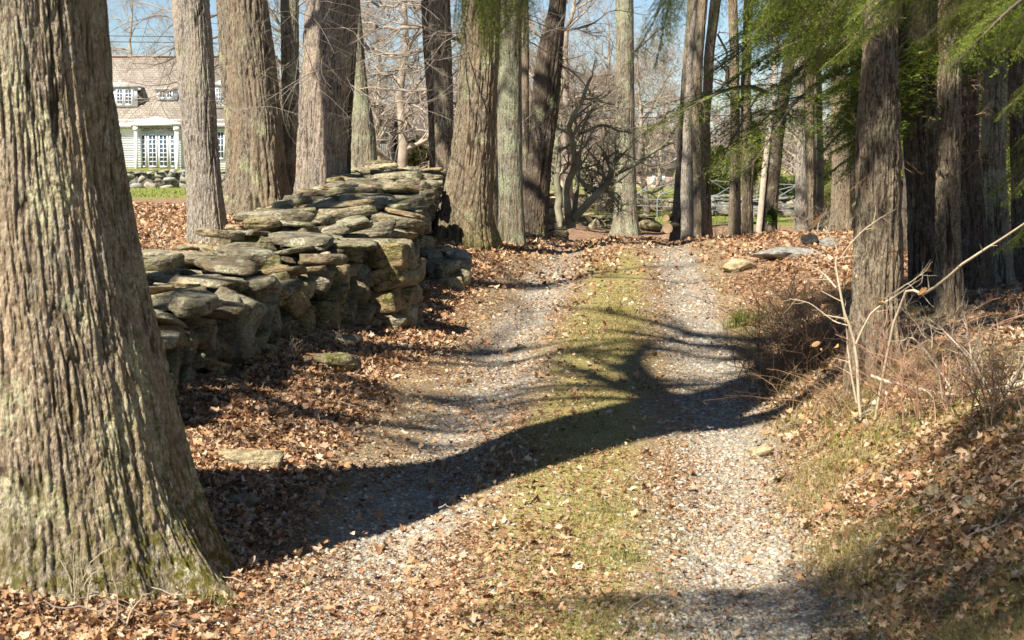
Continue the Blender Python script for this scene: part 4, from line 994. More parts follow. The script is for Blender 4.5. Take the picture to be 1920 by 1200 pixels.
# evergreen and yellow-green shrubs beyond the hoop frame
def leaf_blob(name, label, px, pyc, wpx, hpx, Y, col, seed, n=9000, size=.09, cat='shrub', group='evergreen shrubs beyond the hoop frame'):
    rg = np.random.default_rng(seed); c = at(px, pyc, Y); s = Y/F_PX; root = empty(name, (c.x, Y, float(G(c.x, Y))), label, cat, group)
    rl = np.array(root.location); cc = np.array(c)-rl; a = np.array([wpx*s/2, wpx*s/2*.8, hpx*s/2])
    K = 26; cl = rg.normal(size=(K, 3)); cl = nrm(cl)*rg.uniform(.3, .92, (K, 1)); rad = rg.uniform(.16, .4, K)
    idx = rg.integers(0, K, n); d = nrm(rg.normal(size=(n, 3)))*(rg.uniform(.55, 1.08, (n, 1))**.6)
    P = cc+(cl[idx]+d*rad[idx][:, None])*a
    P = P[P[:, 2] > -.05]; n = len(P); idx = idx[:n]
    u = nrm(rg.normal(size=(n, 3))); v = nrm(np.cross(u, rg.normal(size=(n, 3)))); z = size*rg.uniform(.5, 1.2, (n, 1))
    V = np.stack([P-u*z*.5, P+v*z*.28, P+u*z*.6], 1).reshape(-1, 3)
    tn = rg.uniform(.6, 1.3, (K, 1))[idx % K]*rg.uniform(.75, 1.25, (n, 1)); C = np.repeat(np.array(col)*tn, 3, 0)
    link('foliage', mesh_np('foliage', V, tris=np.arange(n*3).reshape(-1, 3), cols=C, smooth=False), M['needle'], root)
    S = np.array([[0, 0, -.1], cc*.6, cc]); st = sprout(rg, S[None], np.array([[.06, .05, .03]]), 9, .1, .95, 45, float(a[2])*1.0, 6, .1, .06, .6)
    wood('stem', [(S[None], np.array([[.06, .05, .03]])), st], M['limb_dark'], root, (6, 4))
for i, a in enumerate([('yellow-green shrub behind the middle of the hoop frame', 1345, 330, 90, 110, 66, (.13, .15, .03)), ('orange-topped evergreen right of the forked trunk', 1412, 305, 60, 90, 70, (.17, .14, .035)),
    ('dark green shrub behind the near end of the hoop frame', 1475, 370, 110, 110, 62, (.06, .085, .02)), ('yellow-green shrub between pale tan and reddish-brown trunks', 1548, 370, 60, 150, 48, (.14, .16, .035)),
    ('bright green seedling at the foot of the dark leaning trunk', 1445, 405, 26, 46, 29.5, (.12, .2, .03)), ('dark evergreen left of the crest trunk behind twigs', 1112, 330, 46, 70, 72, (.05, .055, .025)),
    ('olive shrub above the wall end between limbs', 778, 290, 60, 40, 50, (.09, .085, .025)), ('green evergreen tip beside the burl', 1416, 262, 24, 60, 75, (.09, .14, .04)), ('olive evergreen crown above the apple tree', 1130, 170, 60, 60, 85, (.11, .105, .04))]):
    leaf_blob('evergreen_shrub', a[0], *a[1:6], a[6], 70+i, 7000 if a[5] > 32 else 1500, .16 if a[5] > 32 else .06)
# distant wooded rise closing the view, too far to count
def far_woods():
    rg = np.random.default_rng(9); n = 420; mb = []
    a = rg.uniform(-.42, .42, n); Y = rg.uniform(125, 230, n); X = a*Y
    h = rg.uniform(4.5, 7.5, n)*np.where(np.abs(X/Y-.13) < .06, .72, 1.); m = 10
    t = np.linspace(0, 1, m)
    Z0 = G(X, Y, False)
    P = np.stack([X[:, None]+rg.normal(size=(n, m))*.15, Y[:, None]+0*t, Z0[:, None]+h[:, None]*t], -1); Rr = .13*np.linspace(1, .2, m)[None]*np.ones((n, 1))
    l1 = sprout(rg, P, Rr, 11, .15, .97, 50, 3.2, 6, .12, .08, .6); l2 = sprout(rg, *l1, 5, .2, .97, 42, 1.5, 4, .15, .05, .7); l3 = sprout(rg, *l2, 4, .2, 1., 40, .75, 3, .15, .05, .8)
    for l in (l2, l3): np.maximum(l[1], .018, out=l[1])
    o = wood('distant_woods', [(P, Rr), l1, l2, l3], twig_mat('far_wood', (.26, .19, .19), (.38, .30, .29)), None, (4, 3, 3, 3))
    tag(o, 'hazy purple-brown mass of bare woods beyond the fields', 'woods', kind='stuff')
far_woods()
# ------------------------------------------------------------------ hemlock branches
def hem_branch(seed, L, pair, sub, ndl, nl, nw, spread=.42):
    rg = np.random.default_rng(seed); n = 14; t = np.linspace(0, 1, n)
    P = np.stack([t*L, .06*L*np.sin(t*3+seed), -.16*L*t**2+.03*L*np.sin(t*5)], -1)[None]; Rr = (.011*L*np.linspace(1, .15, n))[None]
    def side_shoots(P, Rr, spacing, Lf, ang, n, droop, env, r):
        m = len(P); A = []; B = []
        ln = np.linalg.norm(np.diff(P, axis=1), axis=2).sum(1)
        for i in range(m):
            c = max(2, int(ln[i]/spacing)); tt = (np.arange(c)+.5)/c+rg.uniform(-.3, .3, c)/c; tt = tt.clip(.02, .99)
            sg = np.where(np.arange(c) % 2 == 0, 1, -1); x = tt*(P.shape[1]-1); k = x.astype(int).clip(0, P.shape[1]-2); f = (x-k)[:, None]
            S = P[i, k]*(1-f)+P[i, k+1]*f; T = nrm(P[i, k+1]-P[i, k]); sd_ = nrm(np.cross(T, [0, 0, 1.]))*sg[:, None]
            a = np.radians(ang*rg.uniform(.8, 1.2, c)); D = T*np.cos(a)[:, None]+sd_*np.sin(a)[:, None]; D[:, 2] += rg.normal(size=c)*.09
            q = np.linspace(0, 1, n)[None, :, None]; l = (Lf(ln[i])*env(tt)*rg.uniform(.6, 1.2, c))[:, None, None]
            C = S[:, None]+nrm(D)[:, None]*q*l+T[:, None]*q*q*l*.25; C[..., 2] -= droop*q[..., 0]**2*l[..., 0]
            A.append(C); B.append(np.full((c, n), r)*np.linspace(1, .3, n))
        return np.concatenate(A), np.concatenate(B)
    s1 = side_shoots(P, Rr, pair/2, lambda l: spread*l, 52, 7, .22, lambda t: (1-t)**.75*np.minimum(1, t*3+.35)+.05, .0022*L)
    s2 = side_shoots(*s1, sub/2, lambda l: .15*L**.5, 48, 4, .1, lambda t: (1-t)**.6+.1, .0009)
    s2 = (np.concatenate([s2[0], np.stack([s1[0][:, 2+k] for k in (0, 1, 2, 4)], 1)]), np.concatenate([s2[1], s1[1][:, :4]]))
    C = s2[0]; ln = np.linalg.norm(np.diff(C, axis=1), axis=2).sum(1); V = []; tn = []
    cnt = np.maximum(2, (ln/ndl).astype(int)); idx = np.repeat(np.arange(len(C)), cnt)
    tt = rg.uniform(0, 1, len(idx)); x = tt*(C.shape[1]-1); k = x.astype(int).clip(0, C.shape[1]-2); f = (x-k)[:, None]
    S = C[idx, k]*(1-f)+C[idx, k+1]*f; T = nrm(C[idx, k+1]-C[idx, k]); sg = rg.choice([-1, 1], len(idx))[:, None]
    sdv = nrm(np.cross(T, [0, 0, 1.]))*sg
    D = nrm(sdv*.9+T*.45+rg.normal(size=T.shape)*.18); l = nl*rg.uniform(.7, 1.2, (len(idx), 1))
    W = nrm(np.cross(D, nrm(rg.normal(size=T.shape)*.5+[0, 0, 1.])))*nw
    V = np.stack([S-W, S+W, S+D*l], 1).reshape(-1, 3)
    yy = (rg.uniform(0, 1, len(C))**1.5)[idx][:, None]; tip = (tt > .6)[:, None]*.5
    c0, c1 = np.array([.05, .085, .012]), np.array([.22, .27, .03])
    Cc = np.repeat((c0*(1-yy)+c1*yy)*(1+tip)*rg.uniform(.8, 1.2, (len(idx), 1)), 3, 0)
    me = mesh_np('needles', V, tris=np.arange(len(V)).reshape(-1, 3), cols=Cc, smooth=False); me.materials.append(M['needle'])
    mb = MB(); v, q = tubes(P, Rr, 6); mb.add(v, q); v, q = tubes(*s1, 3); mb.add(v, q)
    sm = mesh_np('branch', np.concatenate(mb.v), np.concatenate(mb.q)); sm.materials.append(M['limb_dark'])
    return sm, me
FINE = [hem_branch(100+i, 1.0, .085, .05, .0055, .015, .0022, .46) for i in range(3)]
COARSE = [hem_branch(110+i, 2.0, .09, .06, .011, .02, .0042, .34) for i in range(3)]
MID = [hem_branch(120+i, 1.2, .08, .05, .0095, .02, .0046, .36) for i in range(3)]
def put_branch(root, a, b, var, droop=0., roll=0., flat=1.):
    """branch from point a towards point b (world), as a part of the tree"""
    a = Vector(a); b = Vector(b); d = b-a; L = d.length; sm, nd = var
    base = 1.0 if var in FINE else 1.2 if var in MID else 2.0; x = d.normalized(); z = Vector((0, 0, 1)); y = z.cross(x).normalized(); z = x.cross(y)
    m = Matrix((x, y, z)).transposed().to_4x4() @ Matrix.Rotation(roll, 4, 'X')
    s = L/base
    o = bpy.data.objects.new('branch', sm); COL.objects.link(o); o.parent = root
    o.matrix_local = Matrix.Translation(a-root.location) @ m @ Matrix.Diagonal((s, s*flat, s, 1))
    c = bpy.data.objects.new('needles', nd); COL.objects.link(c); c.parent = o
    return o
rg = np.random.default_rng(21)
for k, (t, A_) in enumerate(HEM):
    n = (14, 34, 14, 34, 28, 28)[k]
    for i in range(n):
        z = 3.5+(i/n)*5.2; j = np.searchsorted(A_[:, 2], z).clip(1, len(A_)-1)
        p = Vector((A_[j, 0], A_[j, 1], z))+t.location; az = rg.uniform(0, TAU); L = rg.uniform(1.3, 2.5)*(1-.25*i/n)
        put_branch(t, p, p+Vector((math.cos(az)*L, math.sin(az)*L, rg.uniform(-.35, .15)*L)), (MID if z < 4.2 else COARSE)[i % 3], roll=rg.uniform(-.3, .3))
# branches seen in the photograph, one by one: tree index, start and end (pixel, pixel, distance)
SEEN = []
def seen(k, sx, sy, sY, ex, ey, eY, var=None, roll=0): SEEN.append((k, sx, sy, sY, ex, ey, eY, var, roll))
for i in range(46):       # mid-distance green mass between the slim trunks and the sunlit hemlock
    y = -60+i*7.3; lim = float(np.interp(y, [-60, 100, 160, 330], [1340, 1360, 1430, 1500])); ex = rg.uniform(lim, 1600); sx = min(ex+rg.uniform(110, 230), 1700); Yb = rg.uniform(10.6, 14.5)
    seen(1 if i % 2 else 0, sx, y-rg.uniform(0, 60), Yb, ex, y+rg.uniform(-10, 40), Yb+rg.uniform(-.8, .8), MID[i % 3], rg.uniform(-.4, .4))
for i in range(3): seen(3, 1790+rg.uniform(-60, 60), 10+i*22, 13.5, 1700+rg.uniform(-50, 60)+i*3, 50+i*22, rg.uniform(11, 12.3), MID[i % 3], .2)
for i in range(5): seen(4, 1880, -20+i*22, 14.6, 1820+rg.uniform(-60, 90), -10+i*24, rg.uniform(13, 18), MID[i % 3], .2)
for (sx, sy, ex, ey, Yd) in ((1430, 175, 1222, 160, 10), (1420, 175, 1330, 262, 10.4), (1500, 180, 1390, 262, 10), (1500, 60, 1340, 70, 11), (1500, 20, 1370, 60, 12), (1480, 210, 1350, 225, 10.5)):
    seen(0, sx, sy, Yd+.6, ex, ey, Yd-.3, FINE[int(ex) % 3], .1)
for k, sx, sy, sY, ex, ey, eY, var, roll in SEEN: put_branch(HEM[k][0], at(sx, sy, sY), at(ex, ey, eY), var, roll=roll)
# dark hemlocks deeper in the wood on the right
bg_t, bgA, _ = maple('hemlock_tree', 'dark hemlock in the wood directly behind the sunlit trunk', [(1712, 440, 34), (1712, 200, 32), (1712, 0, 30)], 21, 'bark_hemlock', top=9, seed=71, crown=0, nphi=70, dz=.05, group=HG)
for i in range(34):
    z = 1.2+i*.24; az = rg.uniform(0, TAU); p = bg_t.location+Vector((0, 0, z)); L = rg.uniform(1.2, 2.3)
    put_branch(bg_t, p, p+Vector((math.cos(az)*L, math.sin(az)*L, rg.uniform(-.4, .05)*L)), COARSE[i % 3])
def copy_deep(o, parent=None):
    c = o.copy(); COL.objects.link(c); c.parent = parent
    for ch in list(o.children): copy_deep(ch, c)
    return c
for i, (lab, px, Y) in enumerate([('dark hemlock in the wood seen between the black trunk and the lichened one', 1850, 23), ('dark hemlock deep in the wood left of the sunlit trunk', 1600, 33), ('dark hemlock deep in the wood right of the sunlit trunk', 1690, 30),
    ('dark hemlock deep in the wood behind the yellow-brown trunk', 1775, 27), ('dark hemlock at the right picture edge deep in the wood', 1925, 20), ('dark hemlock far back near the right picture edge', 1890, 31), ('dark hemlock far back behind the nearly black trunk', 1820, 37), ('dark hemlock far back between reddish-brown and sunlit trunks', 1640, 42)]):
    c = copy_deep(bg_t); c['label'] = lab; x = gx(px, Y); c.location = (x, Y, float(G(x, Y))); c.rotation_euler = (0, 0, i*1.3)
for k, lst in ((0, [([(1690, 330), (1640, 300), (1600, 215)], .2, .2, .006), ([(1690, 290), (1640, 320), (1570, 380)], .1, -.2, .005), ([(1685, 120), (1640, 70), (1560, 75), (1500, 110)], .1, -.6, .009)]),
               (1, [([(1735, 160), (1790, 155), (1840, 160)], -.2, -.9, .008), ([(1750, 90), (1700, 120), (1690, 160)], -.3, -.5, .006), ([(1730, 220), (1780, 225), (1850, 210)], -.3, -.8, .006), ([(1760, 330), (1800, 290), (1860, 280)], -.3, -1, .006)]),
               (3, [([(1800, 330), (1840, 300), (1900, 330)], -.4, -1., .007), ([(1800, 120), (1760, 100), (1700, 110)], -.4, -1.2, .007), ([(1810, 230), (1770, 260), (1720, 240)], -.4, -1., .006)])):
    t_ = HEM[k][0]; yb = t_.location.y
    low_limb(t_, [(px_, yb+a_, yb+b_, r_) for px_, a_, b_, r_ in lst], 'twig_brown', 60+k, .9)
# the hemlock beside the photographer, its trunk outside the picture
nt, nA, _ = maple('hemlock_tree', 'near hemlock whose soft focus sprays hang into the top of the picture', [(3100, 600, 300), (3110, -300, 250)], 4.2, 'bark_hemlock', top=7, seed=70, crown=0, nphi=60, dz=.1, group=HG)
for (sx, sy, sY, ex, ey, eY, v) in (
    (1340, -170, 3.6, 1195, 40, 3.7, 0), (1380, -130, 3.7, 1150, 70, 3.8, 1), (1290, -150, 4.4, 1230, 45, 4.3, 2), (1420, -150, 4.2, 1300, 30, 4.2, 0), (1340, -150, 4.6, 1180, 100, 4.6, 1),
    (960, -170, 4.8, 850, 20, 4.8, 1), (1010, -150, 4.6, 880, 55, 4.7, 2), (1000, -130, 5.0, 920, 30, 5.1, 0), (1460, -110, 4.8, 1370, 25, 4.7, 1),
    (1940, -60, 3.6, 1700, 40, 3.6, 0), (1960, -30, 3.8, 1760, 90, 3.7, 1), (1800, -160, 3.8, 1640, 20, 3.9, 2), (1990, 0, 4.2, 1820, 70, 4.1, 0), (1700, -150, 4.4, 1540, 40, 4.5, 1), (1620, -150, 4.8, 1480, 50, 5., 0),
    (2050, 90, 4.0, 1870, 170, 3.9, 2), (2060, 200, 4.6, 1850, 300, 4.4, 0), (2030, 260, 5.2, 1860, 350, 5.2, 1), (2040, 370, 5.6, 1870, 430, 5.5, 2), (2050, 120, 3.6, 1900, 230, 3.6, 1), (1900, -100, 4.6, 1790, 50, 4.7, 2), (1560, -130, 3.8, 1440, -5, 3.8, 2),
    (2040, 300, 5.8, 1880, 420, 6., 0), (1860, -120, 5, 1730, 60, 5.4, 0), (1500, -150, 5.4, 1420, 60, 5.6, 1)):
    put_branch(nt, at(sx, sy, sY), at(ex, ey, eY), FINE[v], roll=rg.uniform(-.3, .3))
for i in range(26):
    Yb = rg.uniform(4.6, 8.); ex = rg.uniform(1330, 1930); ey = rg.uniform(-30, 90)
    if 1600 < ex < 1690 and Yb < 9: ey -= 50
    put_branch(nt, at(ex+rg.uniform(60, 200), ey-rg.uniform(60, 170), Yb), at(ex, ey, Yb+rg.uniform(-.3, .3)), FINE[i % 3], roll=rg.uniform(-.4, .4))
for i in range(11):
    ex = rg.uniform(822, 945); ey = rg.uniform(55, 125)*(1-.3*abs(ex-880)/60); Yb = rg.uniform(4.3, 5.6)
    put_branch(nt, at(ex+rg.uniform(30, 110), ey-rg.uniform(150, 230), Yb), at(ex, ey, Yb), FINE[i % 3], roll=rg.uniform(-.6, .6))
for i in range(34):
    Yb = rg.uniform(6.0, 9.); ex = rg.uniform(1340, 1600) if i % 2 else rg.uniform(1700, 1930); ey = rg.uniform(0, 130)
    put_branch(nt if Yb < 7 else HEM[1][0], at(ex+rg.uniform(60, 180), ey-rg.uniform(40, 130), Yb), at(ex, ey, Yb+rg.uniform(-.3, .3)), MID[i % 3], roll=rg.uniform(-.4, .4))
for i in range(26):      # its crown above the frame
    z = 2.7+i*.16; az = rg.uniform(2.2, 4.6); p = nt.location+Vector((0, 0, z)); L = rg.uniform(1.6, 2.8)
    put_branch(nt, p, p+Vector((math.cos(az)*L, math.sin(az)*L, rg.uniform(-.2, .2)*L)), COARSE[i % 3])
for (x, y, z, dx, dy) in ((-.2, 4.3, 3.3, -1, .3), (.3, 4.9, 3.5, -1, .3), (.7, 5.3, 3.6, -1, .4), (.1, 4.6, 4.1, -1, -.2), (.9, 4.4, 3.3, -1, .2), (-1.0, 4.1, 3.2, -1, .4), (-.5, 4.4, 3.1, -1, .2), (-.6, 3.6, 3.4, -1., .5), (-1., 3.2, 3.9, -1, -.3), (.2, 3.0, 3.6, -1, .3), (-.4, 2.6, 4.3, -1., .1), (.9, 2.9, 4.0, -1, .2), (.5, 2.4, 3.6, -1, .2)):
    put_branch(nt, (x+.9, y-.2, z+.15), (x+dx*.7, y+dy*.8, z), COARSE[int(z*10) % 3])  # unseen sprays added overhead to throw shade on the near right bank

# ------------------------------------------------------------------ fallen leaves, gravel, grass
def scatter(rg, n, ylo, yhi, dens, xr=1.0, power=1.5):
    """points over the visible ground; dens(X,Y) 0..1 accepts them"""
    out = []
    tot = 0
    while tot < n:
        k = int(n*1.6)
        v = rg.uniform(0, 1, k); Y = (ylo**(1-power)+(yhi**(1-power)-ylo**(1-power))*v)**(1/(1-power)); X = Y*rg.uniform(-.31, .31, k)*xr
        keep = rg.uniform(0, 1, k) < dens(X, Y); out.append(np.stack([X[keep], Y[keep]], 1)); tot += keep.sum()
    return np.concatenate(out)[:n]
LT = []
for a, r in ((0, .5), (22, .3), (42, .42), (68, .27), (95, .45), (125, .3), (150, .38)): LT.append((math.radians(a), r))
ang = [a for a, _ in LT]+[math.pi]+[TAU-a for a, _ in LT[:0:-1]]; rad_ = [r for _, r in LT]+[.5]+[r for _, r in LT[:0:-1]]
LEAF = np.array([[0, 0]]+[[r*math.cos(a)*1.0, r*math.sin(a)*.95] for a, r in zip(ang, rad_)])
LT3 = np.array([(0, i+1, (i+1) % len(ang)+1) for i in range(len(ang))])
OV = np.array([[0, 0], [.5, 0], [.25, .2], [-.1, .26], [-.42, .12], [-.5, 0], [-.42, -.12], [-.1, -.26], [.25, -.2]]); OT = np.array([(0, i, i % 8+1) for i in range(1, 9)])
def leaves(rg, XY, size, lift, tilt, cols, tmpl=LEAF, tri=LT3, Z=None, curl=.9):
    n = len(XY); m = len(tmpl); s = np.clip(rg.lognormal(-.2, .36, n), .35, 1.7)*size; a = rg.uniform(0, TAU, n)
    lx = tmpl[None, :, 0]*s[:, None]; ly = tmpl[None, :, 1]*s[:, None]*rg.uniform(.65, 1.1, (n, 1))
    sz = np.broadcast_to(size, (n,))[:, None]; c1 = rg.normal(size=(n, 1))*curl/sz; c2 = rg.normal(size=(n, 1))*curl*.8/sz
    lz = c1*ly**2+c2*lx**2+np.abs(ly)*rg.uniform(-.1, .6, (n, 1))
    L = np.stack([lx, ly, lz], -1)
    N = nrm(np.stack([rg.normal(size=n)*tilt, rg.normal(size=n)*tilt, np.ones(n)], -1)); U = nrm(np.cross(N, np.stack([np.cos(a), np.sin(a), 0*a], -1))); W = np.cross(N, U)
    V = L[..., :1]*U[:, None]+L[..., 1:2]*W[:, None]+L[..., 2:]*N[:, None]
    z = G(XY[:, 0], XY[:, 1]) if Z is None else Z
    V += np.stack([XY[:, 0], XY[:, 1], z+lift*rg.uniform(.1, 1., n)], -1)[:, None]
    T = (tri[None]+np.arange(n)[:, None, None]*m).reshape(-1, 3)
    cols = np.array(cols); ci = rg.integers(0, len(cols), n); C = cols[ci]*rg.uniform(.65, 1.25, (n, 1))
    return V.reshape(-1, 3), T, np.repeat(C, m, 0)
TAN = [(.52, .34, .20), (.60, .42, .27), (.46, .27, .145), (.38, .20, .10), (.27, .14, .07), (.66, .50, .35), (.50, .29, .145), (.17, .09, .05), (.44, .30, .2)]
RED = [(.38, .16, .075), (.45, .24, .12), (.28, .13, .07), (.48, .31, .18), (.20, .11, .065), (.55, .42, .28), (.5, .36, .23)]
rg = np.random.default_rng(33)
def wallmask(X, Y):
    fx = np.interp(Y, [8.7, 10.95, 14.35, 14.6, 16.5, 27.6], [-2.9, -2.15, -.9, -.85, -.8, -1.1]); return ((X < fx-.05) & (X > fx-1.2) & (Y > 8.6) & (Y < 27.6))
def d_leaf(X, Y):
    tr, li, mo, lw = masks(X, Y); u = X-road_c(Y)
    d = li*(1-.6*tr)*(.3+.7*sst(-.3, .25, fbm(X*1.1, Y*1.1, 0*X, 51, 3)))+.018*(1-tr)+.01; d = np.where(u > 0, d*np.where(u < 2., .3, .6), d)
    return np.where(wallmask(X, Y), .03, d)
XY = scatter(rg, 200000, 4.2, 34, d_leaf, power=1.45)
big = np.interp(XY[:, 1], [6, 15, 34], [.036, .047, .085])
V, T, C = leaves(rg, XY, big, .035, .62, TAN)
tag(link('leaf_litter', mesh_np('leaf_litter', V, tris=T, cols=C, smooth=True), M['leaf']), 'deep layer of dry tan maple and oak leaves on both banks', 'leaves', kind='stuff')
def d_frag(X, Y):
    tr, li, mo, lw = masks(X, Y); n = sst(-.25, .35, fbm(X*1.7, Y*1.1, 0*X, 53, 3)); return np.clip(.75-.55*tr, .08, 1)*(.1+.9*n)*np.where(np.abs(X-road_c(Y)) < .4, .45, 1)*np.where(wallmask(X, Y), 0, 1)
XY = scatter(rg, 150000, 5.0, 28, d_frag, .8, power=1.7)
V, T, C = leaves(rg, XY, np.interp(XY[:, 1], [6, 15, 28], [.017, .022, .035]), .008, .45, RED+TAN[:5], OV, OT)
tag(link('leaf_crumbs', mesh_np('leaf_crumbs', V, tris=T, cols=C, smooth=False), M['leaf']), 'red-brown crumbled leaf bits and bud scales strewn over the lane', 'leaf debris', kind='stuff')
def d_peb(X, Y):
    tr, li, mo, lw = masks(X, Y); u = X-road_c(Y); n = sst(-.4, .3, fbm(X*1.9, Y*1.2, 0*X, 57, 3))
    return np.clip(tr*1.1+.10*sst(1.6, 1.0, np.abs(u)), 0, 1)*(.35+.65*n)*(1-.7*mo)
XY = scatter(rg, 66000, 5.0, 26, d_peb, .7, power=1.9)
iv, it = ico(1); n = len(XY); s = (rg.uniform(0, 1, n)**4*.013+.0034)*np.interp(XY[:, 1], [6, 12, 26], [1, 1.25, 1.9]); sh = rg.uniform(.6, 1.3, (n, 3))*[1, 1, .55]
a = rg.uniform(0, TAU, n); base = iv[None]*(1+.22*rg.normal(size=(n, len(iv), 1)))*sh[:, None]*s[:, None, None]
vx = base[..., 0]*np.cos(a)[:, None]-base[..., 1]*np.sin(a)[:, None]; vy = base[..., 0]*np.sin(a)[:, None]+base[..., 1]*np.cos(a)[:, None]
V = np.stack([vx+XY[:, :1], vy+XY[:, 1:], base[..., 2]+(G(XY[:, 0], XY[:, 1])-s*.05)[:, None]], -1).reshape(-1, 3)
T = (it[None]+np.arange(n)[:, None, None]*len(iv)).reshape(-1, 3)
pc = np.array([(.40, .365, .30), (.33, .305, .26), (.48, .44, .365), (.25, .22, .175), (.40, .31, .21), (.54, .51, .44), (.34, .33, .31), (.42, .28, .17)])
C = np.repeat(pc[rg.integers(0, 8, n)]*rg.uniform(.7, 1.15, (n, 1)), len(iv), 0)
tag(link('gravel', mesh_np('gravel', V, tris=T, cols=C, smooth=False), M['pebble']), 'pale grey gravel stones in the two wheel tracks', 'gravel', kind='stuff')
def blades(name, label, XY, h, w_, cols, lean=.5, kind='stuff', parent=None, z=None, bend=.6, cat='grass'):
    n = len(XY); hh = h*rg.uniform(.4, 1.2, n); a = rg.uniform(0, TAU, n); ln = np.abs(rg.normal(size=n))*lean
    zb = G(XY[:, 0], XY[:, 1]) if z is None else z
    B = np.stack([XY[:, 0], XY[:, 1], zb], -1); d = np.stack([np.cos(a), np.sin(a), 0*a], -1); sdv = np.stack([-np.sin(a+rg.normal(size=n)), np.cos(a), 0*a], -1)*w_/2
    up = np.array([0, 0, 1.])
    mid = B+up*(hh*.55)[:, None]+d*(hh*ln*.35)[:, None]; tip = B+up*(hh*(1-.35*ln*bend).clip(.1, 1))[:, None]+d*(hh*ln)[:, None]
    V = np.stack([B-sdv, B+sdv, mid+sdv*.7, mid-sdv*.7, tip], 1).reshape(-1, 3); k = np.arange(n)[:, None]*5
    q = k+np.array([[0, 1, 2, 3]]); t = k+np.array([[3, 2, 4]]); cc = np.array(cols)[rg.integers(0, len(cols), n)]*rg.uniform(.75, 1.25, (n, 1))
    o = link(name, mesh_np(name, V, q, t, cols=np.repeat(cc, 5, 0), smooth=False), M['grass'], parent)
    return tag(o, label, cat, kind=kind) if label else o
GRN = [(.19, .22, .04), (.27, .27, .07), (.14, .18, .035), (.38, .32, .13), (.48, .38, .21), (.44, .33, .17)]
def d_gr(X, Y):
    tr, li, mo, lw = masks(X, Y); n = sst(-.05, .4, fbm(X*1.8, Y*.9, 0*X, 61, 3)); pt = np.exp(-((Y-16.5)/3.2)**2)*np.exp(-((X-road_c(Y)-.05)/.4)**2)
    return np.clip(mo*(n*.8+.12)+pt*.9*(.3+.7*n), 0, 1)*(Y < 24)
blades('short_grass', 'short sparse green grass and moss along the middle of the lane', scatter(rg, 36000, 5, 24, d_gr, .7, power=1.2), .022, .0035, GRN, 1.1)
def d_gr2(X, Y): u = X-road_c(Y); return sst(.9, 1.25, u)*sst(3.2, 2.2, u)*(.15+.85*sst(-.05, .35, fbm(X*2.2, Y*2, 0*X, 63, 3)))*(Y < 16)
blades('dry_grass', 'straw coloured dead grass and fine stems matted on the right bank', scatter(rg, 42000, 5, 16, d_gr2, 1., power=1.3), .06, .0026, [(.48, .38, .21), (.56, .46, .28), (.36, .27, .14), (.32, .32, .08), (.24, .26, .05)], 1.7)
def d_lawn(X, Y): return masks(X, Y)[3]*.8*(X < -8)+.8*(masks(X, Y)[3] > .8)
blades('lawn_grass', 'bright green spring lawn grass before the house and beyond the crest', scatter(rg, 14000, 45, 100, d_lawn, 1.0, power=1.2), .09, .03, [(.14, .22, .03), (.2, .27, .05), (.3, .28, .1)], .8)
def tuft(label, px, py, n, h, r, cols=GRN[:3], w_=.005):
    g = ground_at(px, py); x = rg.normal(size=n)*r; y = rg.normal(size=n)*r; XY = np.stack([g.x+x, g.y+y], 1); z = G(XY[:, 0], XY[:, 1])-g.z
    o = blades('grass_tuft', None, XY-np.array([g.x, g.y]), h, w_, cols, .55, z=z); o.location = g; tag(o, label, 'grass tuft', 'grass tufts beside the lane')
tuft('bright green and straw grass tuft at the foot of the huge maple', 402, 1142, 160, .075, .035, GRN)
tuft('tall green grass tuft on the right lane edge below the boulder', 1386, 612, 240, .17, .06)
tuft('smaller green grass tuft just right of the tall one', 1418, 606, 120, .12, .05)
tuft('small green tuft in front of the pale mossy boulder', 1366, 508, 60, .1, .04)
tuft('dark green tuft in the centre strip near the camera', 1182, 1054, 60, .04, .04)
tuft('green grass tuft in the middle of the lane', 1145, 588, 120, .07, .1)
tuft('tiny green sprout in gravel at the near left', 570, 1102, 16, .05, .012)
tuft('green weed in the right bank leaves near the bottom', 1640, 1098, 40, .06, .03)
tuft('yellowish moss tuft on the sunny lip of the right bank', 1590, 815, 160, .05, .1, [(.3, .32, .06), (.2, .26, .05)])
tuft('yellow-green tuft on the right bank above the shade', 1715, 960, 90, .06, .05, [(.3, .34, .06), (.2, .28, .05)])
# fine fallen twigs
def d_tw(X, Y): u = X-road_c(Y); return np.where(u > 1.1, 1, np.where(u < -1.2, .5, .12))*~wallmask(X, Y)
XY = scatter(rg, 520, 5.8, 24, d_tw, 1., power=1.4); n = len(XY); a = rg.uniform(0, TAU, n); L = rg.uniform(.04, .2, n); t = np.linspace(-.5, .5, 6)
P = np.zeros((n, 6, 3)); P[..., 0] = XY[:, :1]+np.cos(a)[:, None]*L[:, None]*t; P[..., 1] = XY[:, 1:]+np.sin(a)[:, None]*L[:, None]*t; P[..., :2] += rg.normal(size=(n, 6, 2))*.008
P[..., 2] = G(P[..., 0], P[..., 1])+.03+rg.uniform(0, .03, (n, 1))+rg.normal(size=(n, 6))*.006
V, q = tubes(P, rg.uniform(.0014, .0045, (n, 1))*np.linspace(1, .4, 6)[None], 4)
tag(link('twig_litter', mesh_np('twig_litter', V, q), M['limb']), 'fine fallen twigs lying on the leaves of both banks', 'twigs', kind='stuff')

